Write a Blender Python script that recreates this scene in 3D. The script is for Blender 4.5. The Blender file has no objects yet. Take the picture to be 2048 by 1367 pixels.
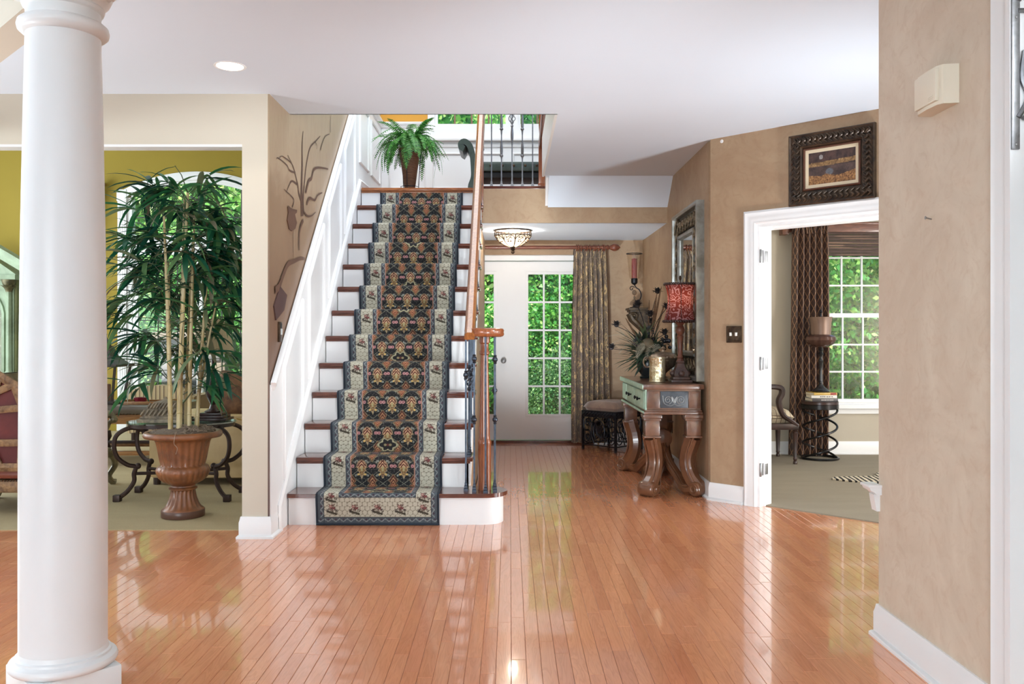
import bpy, bmesh, math, random
import numpy as np
from mathutils import Vector, Matrix, Euler
from math import pi, sin, cos, radians as R, sqrt

S = bpy.context.scene
COL = S.collection
RND = random.Random(7)

# ---------------------------------------------------------------- camera, world, sun, area lights, exposure
cam = bpy.data.objects.new('camera', bpy.data.cameras.new('camera'))
COL.objects.link(cam)
cam.location = (0, 0, 1.25)
cam.rotation_euler = (R(90), 0, 0)
cam.data.sensor_width = 36
cam.data.lens = 1740 / 2048 * 36
cam.data.shift_x = 4 / 2048
cam.data.shift_y = -14.5 / 2048
cam.data.clip_start = .05
S.camera = cam

W = bpy.data.worlds.new('sky'); S.world = W; W.use_nodes = True
wn = W.node_tree; wn.nodes.clear()
sky = wn.nodes.new('ShaderNodeTexSky'); sky.sky_type = 'NISHITA'; sky.sun_disc = False
sky.sun_elevation = R(48); sky.sun_rotation = R(200); sky.air_density = 1.0; sky.dust_density = .6
bg = wn.nodes.new('ShaderNodeBackground'); bg.inputs[1].default_value = .3
wo = wn.nodes.new('ShaderNodeOutputWorld')
wn.links.new(sky.outputs[0], bg.inputs[0]); wn.links.new(bg.outputs[0], wo.inputs[0])

def lamp(kind, name, loc, energy, col=(1, 1, 1), rot=(0, 0, 0), size=None, size_y=None, radius=None, parent=None):
    d = bpy.data.lights.new(name, kind); d.energy = energy; d.color = col
    if kind == 'AREA':
        d.shape = 'RECTANGLE'; d.size = size; d.size_y = size_y or size
    elif radius is not None:
        d.shadow_soft_size = radius
    o = bpy.data.objects.new(name, d); COL.objects.link(o); o.location = loc; o.rotation_euler = rot
    if parent: o.parent = parent
    return o

sun = lamp('SUN', 'sun', (0, -10, 20), 9, (1, .96, .88), (R(34), 0, R(-22)))
sun.data.angle = R(.6)
# unseen area lights added as soft fill behind, beside and above the view
FILL_TINT = (.84, .94, 1)
lamp('AREA', 'rear_fill', (-3.4, -10.9, 1.1), 900, FILL_TINT, (R(96), 0, R(-14)), 5, 2.0)  # added fill, set far back to even the brightness with depth
lamp('AREA', 'side_fill', (5.7, 3.9, 1.2), 110, FILL_TINT, (R(86), 0, R(68)), 1.3, 1.6)  # added to brighten the stair wainscot from the right
lamp('AREA', 'den_side_fill', (5.85, 5.15, 1.25), 125, (1, .98, .95), (R(92), 0, R(83)), .8, 1.6)  # added fill thrown through the den doorway onto the wainscot
lamp('AREA', 'dining_fill', (-8.8, 2.5, 1.2), 100, FILL_TINT, (R(100), 0, R(-80)), 5, 2.2)  # added fill from the left, out of view
lamp('AREA', 'family_fill', (-7.6, 8.2, 2.2), 250, FILL_TINT, (R(90), 0, R(-90)), 4.5, 3.2)  # fill added for the family room, in front of a closed wall
lamp('AREA', 'stairwell_fill', (-.5, 7.7, 5.2), 85, (.95, .98, 1), (0, 0, 0), 1.8, 3)  # added overhead panel facing down the stairs, no window there
lamp('AREA', 'den_fill', (5.6, 7.4, 1.5), 35, (.92, .97, 1), (R(90), 0, R(90)), 2.2, 2)  # weak extra fill added for the den
# unseen fill spots added for brightness (one bounced off the ceiling, one thrown deep into the foyer, one hidden behind the bottom step) and two aimed at the ceiling left and right of the view
for nm, p, w, rot, cone, rad in (('ceiling_bounce_fill', (.1, -.7, 1.6), 1200, (160, 0), 104, .2), ('deep_fill', (1.58, 2.0, 2.1), 620, (88, 29), 50, .33), ('entry_fill', (-.15, 6.09, .1), 340, (117, -12), 54, .08), ('dining_up_fill', (-4.2, 3.2, .15), 430, (180, 0), 140, .2), ('hall_up_fill', (3.1, 3.9, .15), 340, (180, 0), 112, .2)):
    q = lamp('SPOT', nm, p, w, (.88, .95, 1), (R(rot[0]), 0, R(rot[1])), radius=rad); q.data.spot_size = R(cone); q.data.spot_blend = 1
    if nm == 'hall_up_fill': q.rotation_euler = Vector((-2.3, 2.9, 2.5)).to_track_quat('-Z', 'Y').to_euler()
S.view_settings.view_transform = 'Standard'
S.view_settings.look = 'None'
S.view_settings.gamma = 1
S.view_settings.use_curve_mapping = False
S.view_settings.exposure = .27

# ---------------------------------------------------------------- mesh helpers
def lin(r, g, b):
    f = lambda c: (c / 255 / 12.92) if c / 255 <= .04045 else ((c / 255 + .055) / 1.055) ** 2.4
    return (f(r), f(g), f(b), 1)

class MB:
    def __init__(s): s.v = []; s.f = []
    def add(s, vs, fs, M=None):
        o = len(s.v)
        s.v += [tuple(M @ Vector(p)) for p in vs] if M else [tuple(p) for p in vs]
        s.f += [tuple(i + o for i in f) for f in fs]
        return s
    def box(s, x0, x1, y0, y1, z0, z1, bev=0, M=None):
        if bev <= 0:
            vs = [(x, y, z) for x in (x0, x1) for y in (y0, y1) for z in (z0, z1)]
            fs = [(0, 1, 3, 2), (4, 6, 7, 5), (0, 4, 5, 1), (2, 3, 7, 6), (0, 2, 6, 4), (1, 5, 7, 3)]
            return s.add(vs, fs, M)
        bm = bmesh.new(); bmesh.ops.create_cube(bm, size=1)
        for v in bm.verts:
            v.co = ((x0 + x1) / 2 + v.co.x * (x1 - x0), (y0 + y1) / 2 + v.co.y * (y1 - y0), (z0 + z1) / 2 + v.co.z * (z1 - z0))
        bmesh.ops.bevel(bm, geom=bm.edges[:], offset=bev, segments=2, affect='EDGES', profile=.6)
        bm.verts.index_update()
        s.add([v.co.copy() for v in bm.verts], [[v.index for v in f.verts] for f in bm.faces], M)
        bm.free(); return s
    def lathe(s, prof, c=(0, 0, 0), n=24, flute=None, M=None, cap=3):
        vs, fs = [], []
        for i, (r, z) in enumerate(prof):
            for k in range(n):
                a = 2 * pi * k / n
                rr = r if not flute else r * flute(i, a)
                vs.append((c[0] + rr * cos(a), c[1] + rr * sin(a), c[2] + z))
        for i in range(len(prof) - 1):
            for k in range(n):
                fs.append((i * n + k, i * n + (k + 1) % n, (i + 1) * n + (k + 1) % n, (i + 1) * n + k))
        if cap & 1: fs.append(tuple(range(n))[::-1])
        if cap & 2: fs.append(tuple((len(prof) - 1) * n + k for k in range(n)))
        return s.add(vs, fs, M)
    def tube(s, pts, r, n=8, closed=False, flat=1.0, M=None, ref=None, cap=True):
        pts = [Vector(p) for p in pts]; m = len(pts)
        rs = r if isinstance(r, (list, tuple)) else [r] * m
        vs, fs = [], []; prev = None
        for i, p in enumerate(pts):
            a = pts[(i - 1) % m] if (closed or i > 0) else p
            b = pts[(i + 1) % m] if (closed or i < m - 1) else p
            t = (b - a)
            t = t.normalized() if t.length > 1e-9 else Vector((0, 0, 1))
            if ref is not None:
                u = Vector(ref); u = (u - t * u.dot(t)).normalized()
            elif prev is None:
                u = Vector((0, 0, 1)) if abs(t.z) < .9 else Vector((1, 0, 0))
                u = (u - t * u.dot(t)).normalized()
            else:
                u = prev - t * prev.dot(t)
                u = u.normalized() if u.length > 1e-6 else t.orthogonal().normalized()
            prev = u; w = t.cross(u)
            for k in range(n):
                ang = 2 * pi * (k + .5) / n
                vs.append(p + u * cos(ang) * rs[i] + w * sin(ang) * rs[i] * flat)
        for i in range(m if closed else m - 1):
            j = (i + 1) % m
            for k in range(n):
                fs.append((i * n + k, i * n + (k + 1) % n, j * n + (k + 1) % n, j * n + k))
        if not closed and cap:
            fs.append(tuple(range(n))[::-1]); fs.append(tuple((m - 1) * n + k for k in range(n)))
        return s.add(vs, fs, M)
    def prism(s, poly, axis, a, b, M=None):
        m = len(poly)
        def q(p, t): return {'x': (t, p[0], p[1]), 'y': (p[0], t, p[1]), 'z': (p[0], p[1], t)}[axis]
        vs = [q(p, a) for p in poly] + [q(p, b) for p in poly]
        fs = [tuple(range(m)), tuple(range(2 * m - 1, m - 1, -1))] + [(i, (i + 1) % m, m + (i + 1) % m, m + i) for i in range(m)]
        return s.add(vs, fs, M)
    def sweep(s, path, sec, N, closed=False, M=None):
        """sweep a 2-D section (a along the in-plane mitred normal, b along N) over a planar path"""
        path = [Vector(p) for p in path]; N = Vector(N).normalized(); m = len(path); q = len(sec)
        vs, fs = [], []
        for i, p in enumerate(path):
            t0 = (p - path[(i - 1) % m]).normalized() if (closed or i > 0) else None
            t1 = (path[(i + 1) % m] - p).normalized() if (closed or i < m - 1) else None
            t0 = t0 or t1; t1 = t1 or t0
            n0, n1 = N.cross(t0), N.cross(t1)
            k = n0 + n1; k = k / max(.2, k.dot(n0))
            for a, b in sec: vs.append(p + k * a + N * b)
        for i in range(m if closed else m - 1):
            j = (i + 1) % m
            for k in range(q):
                fs.append((i * q + k, i * q + (k + 1) % q, j * q + (k + 1) % q, j * q + k))
        if not closed:
            fs.append(tuple(range(q))[::-1]); fs.append(tuple((m - 1) * q + k for k in range(q)))
        return s.add(vs, fs, M)
    def ball(s, c, r, n=12, m=8, M=None):
        r = (r, r, r) if not isinstance(r, (list, tuple)) else r
        vs = [(c[0], c[1], c[2] - r[2])]; fs = []
        for i in range(1, m):
            ph = -pi / 2 + pi * i / m
            for k in range(n):
                a = 2 * pi * k / n
                vs.append((c[0] + r[0] * cos(ph) * cos(a), c[1] + r[1] * cos(ph) * sin(a), c[2] + r[2] * sin(ph)))
        vs.append((c[0], c[1], c[2] + r[2])); L = len(vs) - 1
        for k in range(n):
            fs.append((0, 1 + (k + 1) % n, 1 + k)); fs.append((L, 1 + (m - 2) * n + k, 1 + (m - 2) * n + (k + 1) % n))
        for i in range(m - 2):
            for k in range(n):
                fs.append((1 + i * n + k, 1 + i * n + (k + 1) % n, 1 + (i + 1) * n + (k + 1) % n, 1 + (i + 1) * n + k))
        return s.add(vs, fs, M)
    def pillow(s, c, sx, sy, sz, n=10, p=.35, M=None):
        """soft cushion: a grid puffed on both sides"""
        vs, fs = [], []
        for side in (1, -1):
            for i in range(n + 1):
                for j in range(n + 1):
                    u, v = 2 * i / n - 1, 2 * j / n - 1
                    h = (max(0, (1 - u ** 4)) * max(0, (1 - v ** 4))) ** p
                    pin = 1 - .05 * (u * u * v * v)
                    vs.append((c[0] + sx / 2 * u * pin, c[1] + sy / 2 * v * pin, c[2] + side * sz / 2 * h))
        K = (n + 1) ** 2
        for sd in (0, 1):
            for i in range(n):
                for j in range(n):
                    a = sd * K + i * (n + 1) + j
                    q = (a, a + n + 1, a + n + 2, a + 1)
                    fs.append(q if sd == 0 else q[::-1])
        return s.add(vs, fs, M)
    def blade(s, base, d, up, L, w, droop=.3, seg=4, fold=.15, M=None):
        base, d, up = Vector(base), Vector(d).normalized(), Vector(up)
        side = d.cross(up)
        side = side.normalized() if side.length > 1e-6 else d.orthogonal().normalized()
        vs, fs = [], []; p = base.copy(); dd = d.copy()
        for i in range(seg + 1):
            t = i / seg
            ww = w * (sin(pi * min(1, .12 + .88 * t)) ** .7 if i < seg else 0.02)
            nn = side.cross(dd).normalized()
            vs += [p - side * ww / 2 + nn * ww * fold, p, p + side * ww / 2 + nn * ww * fold]
            p = p + dd * (L / seg)
            dd = (dd + Vector((0, 0, -1)) * droop / seg).normalized()
        for i in range(seg):
            a = i * 3
            fs += [(a, a + 1, a + 4, a + 3), (a + 1, a + 2, a + 5, a + 4)]
        return s.add(vs, fs, M)
    def build(s, name, mat, parent=None, smooth=38, loc=None, rot=None, fixn=True, uv=None):
        me = bpy.data.meshes.new(name); me.from_pydata(s.v, [], s.f)
        if fixn and len(s.f) < 30000:
            bm = bmesh.new(); bm.from_mesh(me); bmesh.ops.recalc_face_normals(bm, faces=bm.faces[:]); bm.to_mesh(me); bm.free()
        if uv is not None:
            l = me.uv_layers.new(name='UVMap')
            for lp in me.loops: l.data[lp.index].uv = uv[lp.vertex_index]
        if smooth:
            me.shade_smooth(); me.set_sharp_from_angle(angle=R(smooth))
        me.materials.append(mat); me.update()
        return link(name, me, parent, loc, rot)

def link(name, me, parent=None, loc=None, rot=None, scale=None):
    o = bpy.data.objects.new(name, me); COL.objects.link(o)
    if loc is not None: o.location = loc
    if rot is not None: o.rotation_euler = rot
    if scale is not None: o.scale = scale if isinstance(scale, (tuple, list, Vector)) else (scale,) * 3
    if parent is not None: o.parent = parent
    return o

def tag(o, label, cat, group=None, kind=None):
    o['label'] = label; o['category'] = cat
    if group: o['group'] = group
    if kind: o['kind'] = kind
    return o

def thing(name, label, cat, loc=(0, 0, 0), rz=0, group=None, kind=None, rot=None):
    o = bpy.data.objects.new(name, None); COL.objects.link(o)
    o.location = loc; o.rotation_euler = rot or (0, 0, rz); o.empty_display_size = .1
    return tag(o, label, cat, group, kind)

def struct(o, label, cat): return tag(o, label, cat, kind='structure')

def box(name, mat, x0, x1, y0, y1, z0, z1, parent=None, bev=0, **k):
    return MB().box(x0, x1, y0, y1, z0, z1, bev).build(name, mat, parent, **k)

def spiral(c, r0, r1, turns, n, u, v, a0=0):
    """points of a flat spiral around c in plane u, v"""
    c, u, v = Vector(c), Vector(u), Vector(v); out = []
    for i in range(n + 1):
        t = i / n; a = a0 + 2 * pi * turns * t; r = r0 + (r1 - r0) * t
        out.append(c + u * cos(a) * r + v * sin(a) * r)
    return out

def bez(p, n=12):
    """Catmull-Rom curve through points"""
    p = [Vector(q) for q in p]; out = []
    for i in range(len(p) - 1):
        a, b, c, d = p[max(i - 1, 0)], p[i], p[i + 1], p[min(i + 2, len(p) - 1)]
        for k in range(n):
            t = k / n
            out.append(.5 * ((2 * b) + (c - a) * t + (2 * a - 5 * b + 4 * c - d) * t * t + (3 * b - a - 3 * c + d) * t ** 3))
    out.append(p[-1]); return out

# ---------------------------------------------------------------- materials
class NT:
    def __init__(s, name):
        s.m = bpy.data.materials.new(name); s.m.use_nodes = True; s.t = s.m.node_tree; s.t.nodes.clear()
        s.out = s.t.nodes.new('ShaderNodeOutputMaterial')
    def n(s, ty, ins=None, **at):
        d = s.t.nodes.new('ShaderNode' + ty)
        for k, v in at.items(): setattr(d, k, v)
        for k, v in (ins or {}).items():
            if isinstance(v, bpy.types.NodeSocket): s.t.links.new(v, d.inputs[k])
            else: d.inputs[k].default_value = v
        return d
    def math(s, op, a, b=0.0, c=0.0): return s.n('Math', {0: a, 1: b, 2: c}, operation=op).outputs[0]
    def ramp(s, fac, stops, interp='LINEAR'):
        d = s.n('ValToRGB', {0: fac}); e = d.color_ramp.elements; d.color_ramp.interpolation = interp
        while len(e) < len(stops): e.new(.5)
        for i, (p, c) in enumerate(stops): e[i].position = p; e[i].color = c if len(c) == 4 else (*c, 1)
        return d.outputs[0]
    def mix(s, fac, a, b, mode='MIX'):
        d = s.n('Mix', data_type='RGBA', blend_type=mode)
        for i, v in ((0, fac), (6, a), (7, b)):
            if isinstance(v, bpy.types.NodeSocket): s.t.links.new(v, d.inputs[i])
            else: d.inputs[i].default_value = v
        return d.outputs[2]
    def coord(s, kind='Object', scale=(1, 1, 1), rot=(0, 0, 0)):
        c = s.n('TexCoord').outputs[kind]
        return s.n('Mapping', {0: c, 2: rot, 3: scale}).outputs[0]
    def noise(s, vec, scale=5, detail=4, rough=.55, dist=0):
        return s.n('TexNoise', {'Vector': vec, 'Scale': scale, 'Detail': detail, 'Roughness': rough, 'Distortion': dist}).outputs[0]
    def bump(s, h, strength=.2, dist=.01): return s.n('Bump', {'Height': h, 'Strength': strength, 'Distance': dist}).outputs[0]
    def pbr(s, col, rough=.5, metal=0.0, normal=None, **k):
        d = s.n('BsdfPrincipled', {'Base Color': col, 'Roughness': rough, 'Metallic': metal})
        for a, v in k.items():
            a = a.replace('_', ' ')
            if isinstance(v, bpy.types.NodeSocket): s.t.links.new(v, d.inputs[a])
            else: d.inputs[a].default_value = v
        if normal is not None: s.t.links.new(normal, d.inputs['Normal'])
        s.t.links.new(d.outputs[0], s.out.inputs[0]); return s.m

def plain(name, col, rough=.5, metal=0.0, var=.0, vs=6, col2=None, bump=0, bs=80, stretch=(1, 1, 1), **k):
    t = NT(name); v = t.coord('Object', stretch)
    if var or col2:
        c2 = col2 or tuple(x * (1 - var) for x in col[:3]) + (1,)
        f = t.noise(v, vs, 5, .6, .6)
        c = t.ramp(f, [(.32, c2), (.68, col)])
    else: c = col
    nm = t.bump(t.noise(v, bs, 3), bump) if bump else None
    return t.pbr(c, rough, metal, nm, **k)

WHITE = plain('white_paint', lin(238, 238, 238), .35, var=.02, vs=2)
CEIL = plain('ceiling_paint', lin(220, 230, 241), .85, var=.015, vs=1, bump=.03, bs=180)
CREAM = plain('cream_wall_paint', lin(208, 199, 182), .7, var=.03, vs=1.2, bump=.03, bs=150)
OLIVE = plain('olive_wall_paint', lin(150, 128, 36), .75, var=.06, vs=1.5, bump=.04, bs=150)
OCHRE = plain('ochre_wall_paint', lin(216, 158, 62), .75, var=.05, vs=1.5)
DENWALL = plain('greige_wall_paint', lin(190, 180, 162), .75, var=.04, vs=1.2)

def faux(name, a, b, c):
    t = NT(name); v = t.coord('Object')
    n1 = t.noise(v, 2.2, 6, .62, 1.6); n2 = t.noise(v, 9, 6, .65, 2.5)
    col = t.mix(t.ramp(n1, [(.35, (0, 0, 0)), (.66, (1, 1, 1))]), a, b)
    col = t.mix(t.math('MULTIPLY', t.ramp(n2, [(.5, (0, 0, 0)), (.75, (1, 1, 1))]), .55), col, c)
    return t.pbr(col, .55, 0, t.bump(n2, .06))
TAN = faux('tan_faux_plaster', lin(164, 135, 106), lin(176, 150, 120), lin(152, 119, 90))
BEIGE = faux('pale_tan_faux_plaster', lin(204, 186, 165), lin(216, 201, 181), lin(194, 168, 143))

def mural_wall():
    t = NT('mural_wall_paint'); v = t.coord('Object')
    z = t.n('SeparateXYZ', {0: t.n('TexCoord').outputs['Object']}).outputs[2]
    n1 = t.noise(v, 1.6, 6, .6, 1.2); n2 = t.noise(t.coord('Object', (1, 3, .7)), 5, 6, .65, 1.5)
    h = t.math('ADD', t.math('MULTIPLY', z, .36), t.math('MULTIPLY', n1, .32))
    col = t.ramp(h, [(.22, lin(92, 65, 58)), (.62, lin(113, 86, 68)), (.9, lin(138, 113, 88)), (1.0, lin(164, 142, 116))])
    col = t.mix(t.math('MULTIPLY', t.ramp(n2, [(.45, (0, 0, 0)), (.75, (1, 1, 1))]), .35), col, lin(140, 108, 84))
    return t.pbr(col, .45)
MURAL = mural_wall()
MURAL_INK = plain('mural_brown_paint', lin(88, 63, 48), .5, var=.2, vs=9)
MURAL_WASH = plain('mural_wash_paint', lin(96, 68, 52), .5, var=.2, vs=9)

def wood_floor():
    t = NT('oak_floor_wood')
    rnd = t.math('FRACT', t.math('ADD', t.n('ObjectInfo').outputs['Random'], t.n('NewGeometry').outputs['Random Per Island']))
    v = t.coord('Object', (1, .09, 1))
    off = t.n('CombineXYZ', {0: t.math('MULTIPLY', rnd, 31.7), 1: t.math('MULTIPLY', rnd, 17.3), 2: t.math('MULTIPLY', rnd, 9.1)}).outputs[0]
    vv = t.n('VectorMath', {0: v, 1: off}, operation='ADD').outputs[0]
    g = t.noise(vv, 22, 3, .5, 1.2)
    rings = t.math('FRACT', t.math('MULTIPLY', g, 7))
    fine = t.noise(t.n('VectorMath', {0: t.coord('Object', (1, .02, 1)), 1: off}, operation='ADD').outputs[0], 240, 3)
    base = t.ramp(rnd, [(0, lin(226, 148, 104)), (.3, lin(234, 158, 114)), (.6, lin(238, 162, 118)), (.85, lin(244, 166, 116)), (1, lin(230, 152, 112))])
    line = t.ramp(rings, [(0, (0, 0, 0)), (.3, (.75, .75, .75)), (.8, (.4, .4, .4)), (1, (0, 0, 0))])
    col = t.mix(t.math('MULTIPLY', t.math('SUBTRACT', 1, line), .26), base, lin(150, 80, 46))
    col = t.mix(t.math('MULTIPLY', fine, .16), col, lin(150, 86, 54))
    nm = t.bump(t.noise(t.coord('Object', (1, .35, 1)), 9, 2), .05, .02)
    return t.pbr(col, .22, 0, nm, Coat_Weight=.8, Coat_Roughness=.045, Coat_IOR=1.5)
OAK = wood_floor()
SEAM = plain('dark_seam', lin(86, 40, 22), .6)

def wood(name, a, b, rough=.3, axis=(1, 1, .12), sc=18, coat=.3):
    t = NT(name); v = t.coord('Object', axis)
    g = t.noise(v, sc, 4, .6, 1.5)
    f = t.math('FRACT', t.math('MULTIPLY', g, 4))
    col = t.mix(t.ramp(f, [(0, (1, 1, 1)), (.5, (.1, .1, .1)), (1, (1, 1, 1))]), a, b)
    return t.pbr(col, rough, 0, t.bump(g, .04), Coat_Weight=coat, Coat_Roughness=.1)
RAILWOOD = wood('rail_oak', lin(164, 106, 58), lin(132, 80, 42), .3)
NEWEL = wood('newel_oak', lin(158, 92, 52), lin(124, 66, 36), .28)
TREADWOOD = wood('tread_wood', lin(116, 66, 48), lin(84, 44, 34), .16, (.12, 1, 1))
LANDWOOD = wood('landing_wood', lin(176, 108, 58), lin(130, 74, 40), .25, (.12, 1, 1))
BROWNWOOD = plain('console_wood', lin(128, 90, 68), .3, var=.0, col2=lin(82, 54, 42), vs=7, Coat_Weight=.4)
CARVEWOOD = plain('carved_leg_wood', lin(128, 86, 58), .32, col2=lin(92, 58, 40), vs=5, Coat_Weight=.4)
DARKWOOD = plain('dark_wood', lin(62, 40, 34), .3, col2=lin(40, 25, 22), vs=10)
RODWOOD = wood('curtain_rod_wood', lin(140, 82, 56), lin(108, 56, 40), .35, (.12, 1, 1))
CORNICE = wood('cornice_wood', lin(132, 82, 60), lin(100, 60, 44), .4, (.12, 1, 1))
TABLEWOOD = wood('honey_wood', lin(170, 122, 72), lin(136, 92, 50), .35, (.2, 1, 1))
IRON = plain('wrought_iron', lin(52, 54, 60), .42, .75, col2=lin(34, 34, 38), vs=30)
IRONBLUE = plain('baluster_iron', lin(78, 86, 98), .3, .85, col2=lin(48, 52, 60), vs=20)
PEWTER = plain('pewter_iron', lin(140, 140, 142), .4, .7, col2=lin(110, 110, 112), vs=30)
BRONZE = plain('dark_bronze', lin(96, 78, 60), .4, .8, col2=lin(58, 46, 38), vs=25)
NICKEL = plain('nickel', lin(150, 150, 150), .3, .8)
LEADGRID = plain('grille_bar', lin(70, 72, 70), .5)
GRILLEWOOD = plain('landing_grille', lin(132, 100, 76), .5)

def glass(name, gl=.07, tint=(1, 1, 1, 1), rough=.0):
    t = NT(name)
    a = t.n('BsdfTransparent', {0: tint}); b = t.n('BsdfGlossy', {0: (1, 1, 1, 1), 1: rough})
    m = t.n('MixShader', {0: gl, 1: a.outputs[0], 2: b.outputs[0]})
    t.t.links.new(m.outputs[0], t.out.inputs[0]); return t.m
GLASS = glass('window_glass', .03)
JARGLASS = glass('hurricane_glass', .12, (.93, .9, .86, 1), .05)
TABLEGLASS = glass('table_glass', .3, (.75, .9, .86, 1))

def emit(name, col, s):
    t = NT(name); e = t.n('Emission', {0: col, 1: s}); t.t.links.new(e.outputs[0], t.out.inputs[0]); return t.m

def leafmat(name, stops, trans=.35, rough=.45):
    t = NT(name)
    rnd = t.math('FRACT', t.math('ADD', t.n('ObjectInfo').outputs['Random'], t.n('NewGeometry').outputs['Random Per Island']))
    col = t.ramp(rnd, stops)
    d = t.n('BsdfPrincipled', {'Base Color': col, 'Roughness': rough})
    tr = t.n('BsdfTranslucent', {0: col})
    m = t.n('MixShader', {0: trans, 1: d.outputs[0], 2: tr.outputs[0]})
    t.t.links.new(m.outputs[0], t.out.inputs[0]); return t.m
TREELEAF = leafmat('tree_leaves', [(0, lin(52, 112, 56)), (.35, lin(84, 156, 72)), (.7, lin(124, 190, 84)), (.9, lin(180, 220, 116)), (1, lin(228, 242, 176))])
MAPLELEAF = leafmat('maple_leaves', [(0, lin(48, 124, 58)), (.5, lin(84, 164, 74)), (.9, lin(140, 200, 90)), (1, lin(216, 236, 156))])
SHRUBLEAF = leafmat('shrub_leaves', [(0, lin(42, 84, 52)), (.5, lin(76, 124, 78)), (1, lin(142, 178, 112))])
PALMLEAF = leafmat('bamboo_palm_leaves', [(0, lin(16, 60, 50)), (.3, lin(28, 92, 70)), (.6, lin(50, 118, 72)), (.8, lin(96, 136, 84)), (.93, lin(132, 142, 110)), (1, lin(128, 108, 92))], .25, .35)
FERNLEAF = leafmat('fern_fronds', [(0, lin(44, 104, 44)), (.5, lin(70, 142, 58)), (1, lin(104, 168, 78))], .25)

def carpet(name, a, b):
    t = NT(name); v = t.coord('Object')
    n = t.noise(v, 260, 2); n2 = t.noise(t.coord('Object', (.6, 2.2, 1)), 3, 5)
    col = t.mix(n, a, b); col = t.mix(t.math('MULTIPLY', t.ramp(n2, [(.4, (0, 0, 0)), (.7, (1, 1, 1))]), .3), col, b)
    return t.pbr(col, .95, 0, t.bump(n, .5, .006))
FAMCARPET = carpet('tan_carpet', lin(196, 178, 138), lin(160, 142, 106))
DENCARPET = carpet('taupe_carpet', lin(166, 154, 134), lin(130, 119, 101))

def vcol(name, rough=.9, bump=0, bs=300):
    t = NT(name); c = t.n('VertexColor', layer_name='Col').outputs[0]
    nm = t.bump(t.noise(t.coord('Object'), bs, 2), bump, .004) if bump else None
    return t.pbr(c, rough, 0, nm)
# ---------------------------------------------------------------- setting: floor, walls, ceilings
RISE, RUN, NY = .207, .2353, 5.698          # riser, run, first nosing
C1 = Vector((1.52, 6.6, 0)); A45 = R(-45)   # corner where the slanted den wall starts

def on45(y, x): return abs(x)
floor = struct(box('floor', SEAM, -9.2, 3.4, -11.2, 10.05, -.12, -.011), 'glossy reddish oak strip floor of the foyer', 'floor')
def plank_mesh(L, w=.0572, b=.0016, h=.011):
    x, y = w / 2, L / 2
    m = MB()
    def ring(i, z): return [(-x + i, -y + i, z), (x - i, -y + i, z), (x - i, y - i, z), (-x + i, y - i, z)]
    m.add(ring(0.0003, -h) + ring(0.0003, -b) + ring(b, 0), [(8, 9, 10, 11)] + [(a * 4 + k, a * 4 + (k + 1) % 4, a * 4 + 4 + (k + 1) % 4, a * 4 + 4 + k) for a in (0, 1) for k in range(4)])
    return m
pl_lens = [.35, .5, .65, .8, 1.0, 1.25]
def floor_here(x, y):
    if y > 10.02: return False
    if x < -1.66 and y > 5.5: return False
    if x < -1.62 and x > -1.68 and 5.33 < y: return False
    if -1.46 < x < -.30 and y > 5.95: return False
    if x > 1.56 and y > 6.7: return False
    if x > 1.52 and (x - 1.52) + (y - 6.6) > .18: return False
    if x > 1.56 and y < 3.55: return x < 1.75 and y < 2.7
    return True
planks = []
xx = -4.6
rp = random.Random(3)
while xx < 3.3:
    y = 2.4 - rp.random() * 1.2
    while y < 10.1:
        L = rp.choice(pl_lens); yc = y + L / 2
        if floor_here(xx, yc) or floor_here(xx, y + .02) or floor_here(xx, y + L - .02): planks.append((xx, yc, L))
        y += L
    xx += .0572
def seen(p):
    x, y, L = p
    if y < 2.9: return -1
    px, py = 1020 + x / y * 1740, 669 + 2175 / y
    return L / y ** 3 if (0 < px < 1765 and py < 1400) else -1
planks.sort(key=seen, reverse=True)
pm = {}
for i, (x, y, L) in enumerate(planks[:300]):
    if L not in pm:
        o = plank_mesh(L).build('plank', OAK, floor, smooth=0, fixn=False, loc=(x, y, 0)); pm[L] = o.data
    else: link('plank', pm[L], floor, (x, y, 0))
rest = MB()
for x, y, L in planks[300:]:
    q = plank_mesh(L); rest.add([(a + x, b + y, c) for a, b, c in q.v], q.f)
o = rest.build('plank_field', OAK, floor, smooth=0, fixn=False); o['kind'] = 'stuff'

# foyer ceiling with the stairwell opening
ceil = struct(MB().box(-9.2, -1.48, -11.2, 5.36, 2.73, 2.9).box(-1.48, 6, -11.2, 5.853, 2.73, 3.08)
              .box(.32, 6, 5.853, 8.11, 2.73, 3.08).build('ceiling', CEIL, smooth=0), 'light grey flat ceiling of the foyer', 'ceiling')
# sloped underside of the upper steps, then the dropped header and the low entry ceiling
MB().prism([(8.11, 2.73), (8.4, 2.48), (8.4, 3.3), (8.11, 3.3)], 'x', .365, 1.52).build('stair_soffit', CEIL, ceil, smooth=0)
box('entry_ceiling', CEIL, -.3, 1.52, 8.42, 9.98, 2.33, 2.48, ceil)
box('upper_ceiling', CEIL, -9.2, 1.7, -11.2, 10.1, 5.3, 5.5, ceil)  # out of view, extended past the stairwell to keep the sun out
box('family_ceiling', CEIL, -8.1, -1.48, 5.2, 11.5, 4.1, 4.3, ceil)
box('den_ceiling', CEIL, 1.52, 6, 8.11, 9.2, 2.73, 3.08, ceil)

hd = struct(MB().box(-.3, .365, 8.405, 8.43, 2.33, 2.66).box(.365, 1.52, 8.405, 8.43, 2.33, 2.48).build('wall_header', TAN, smooth=0), 'tan plaster header above the front entry', 'wall')
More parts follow.
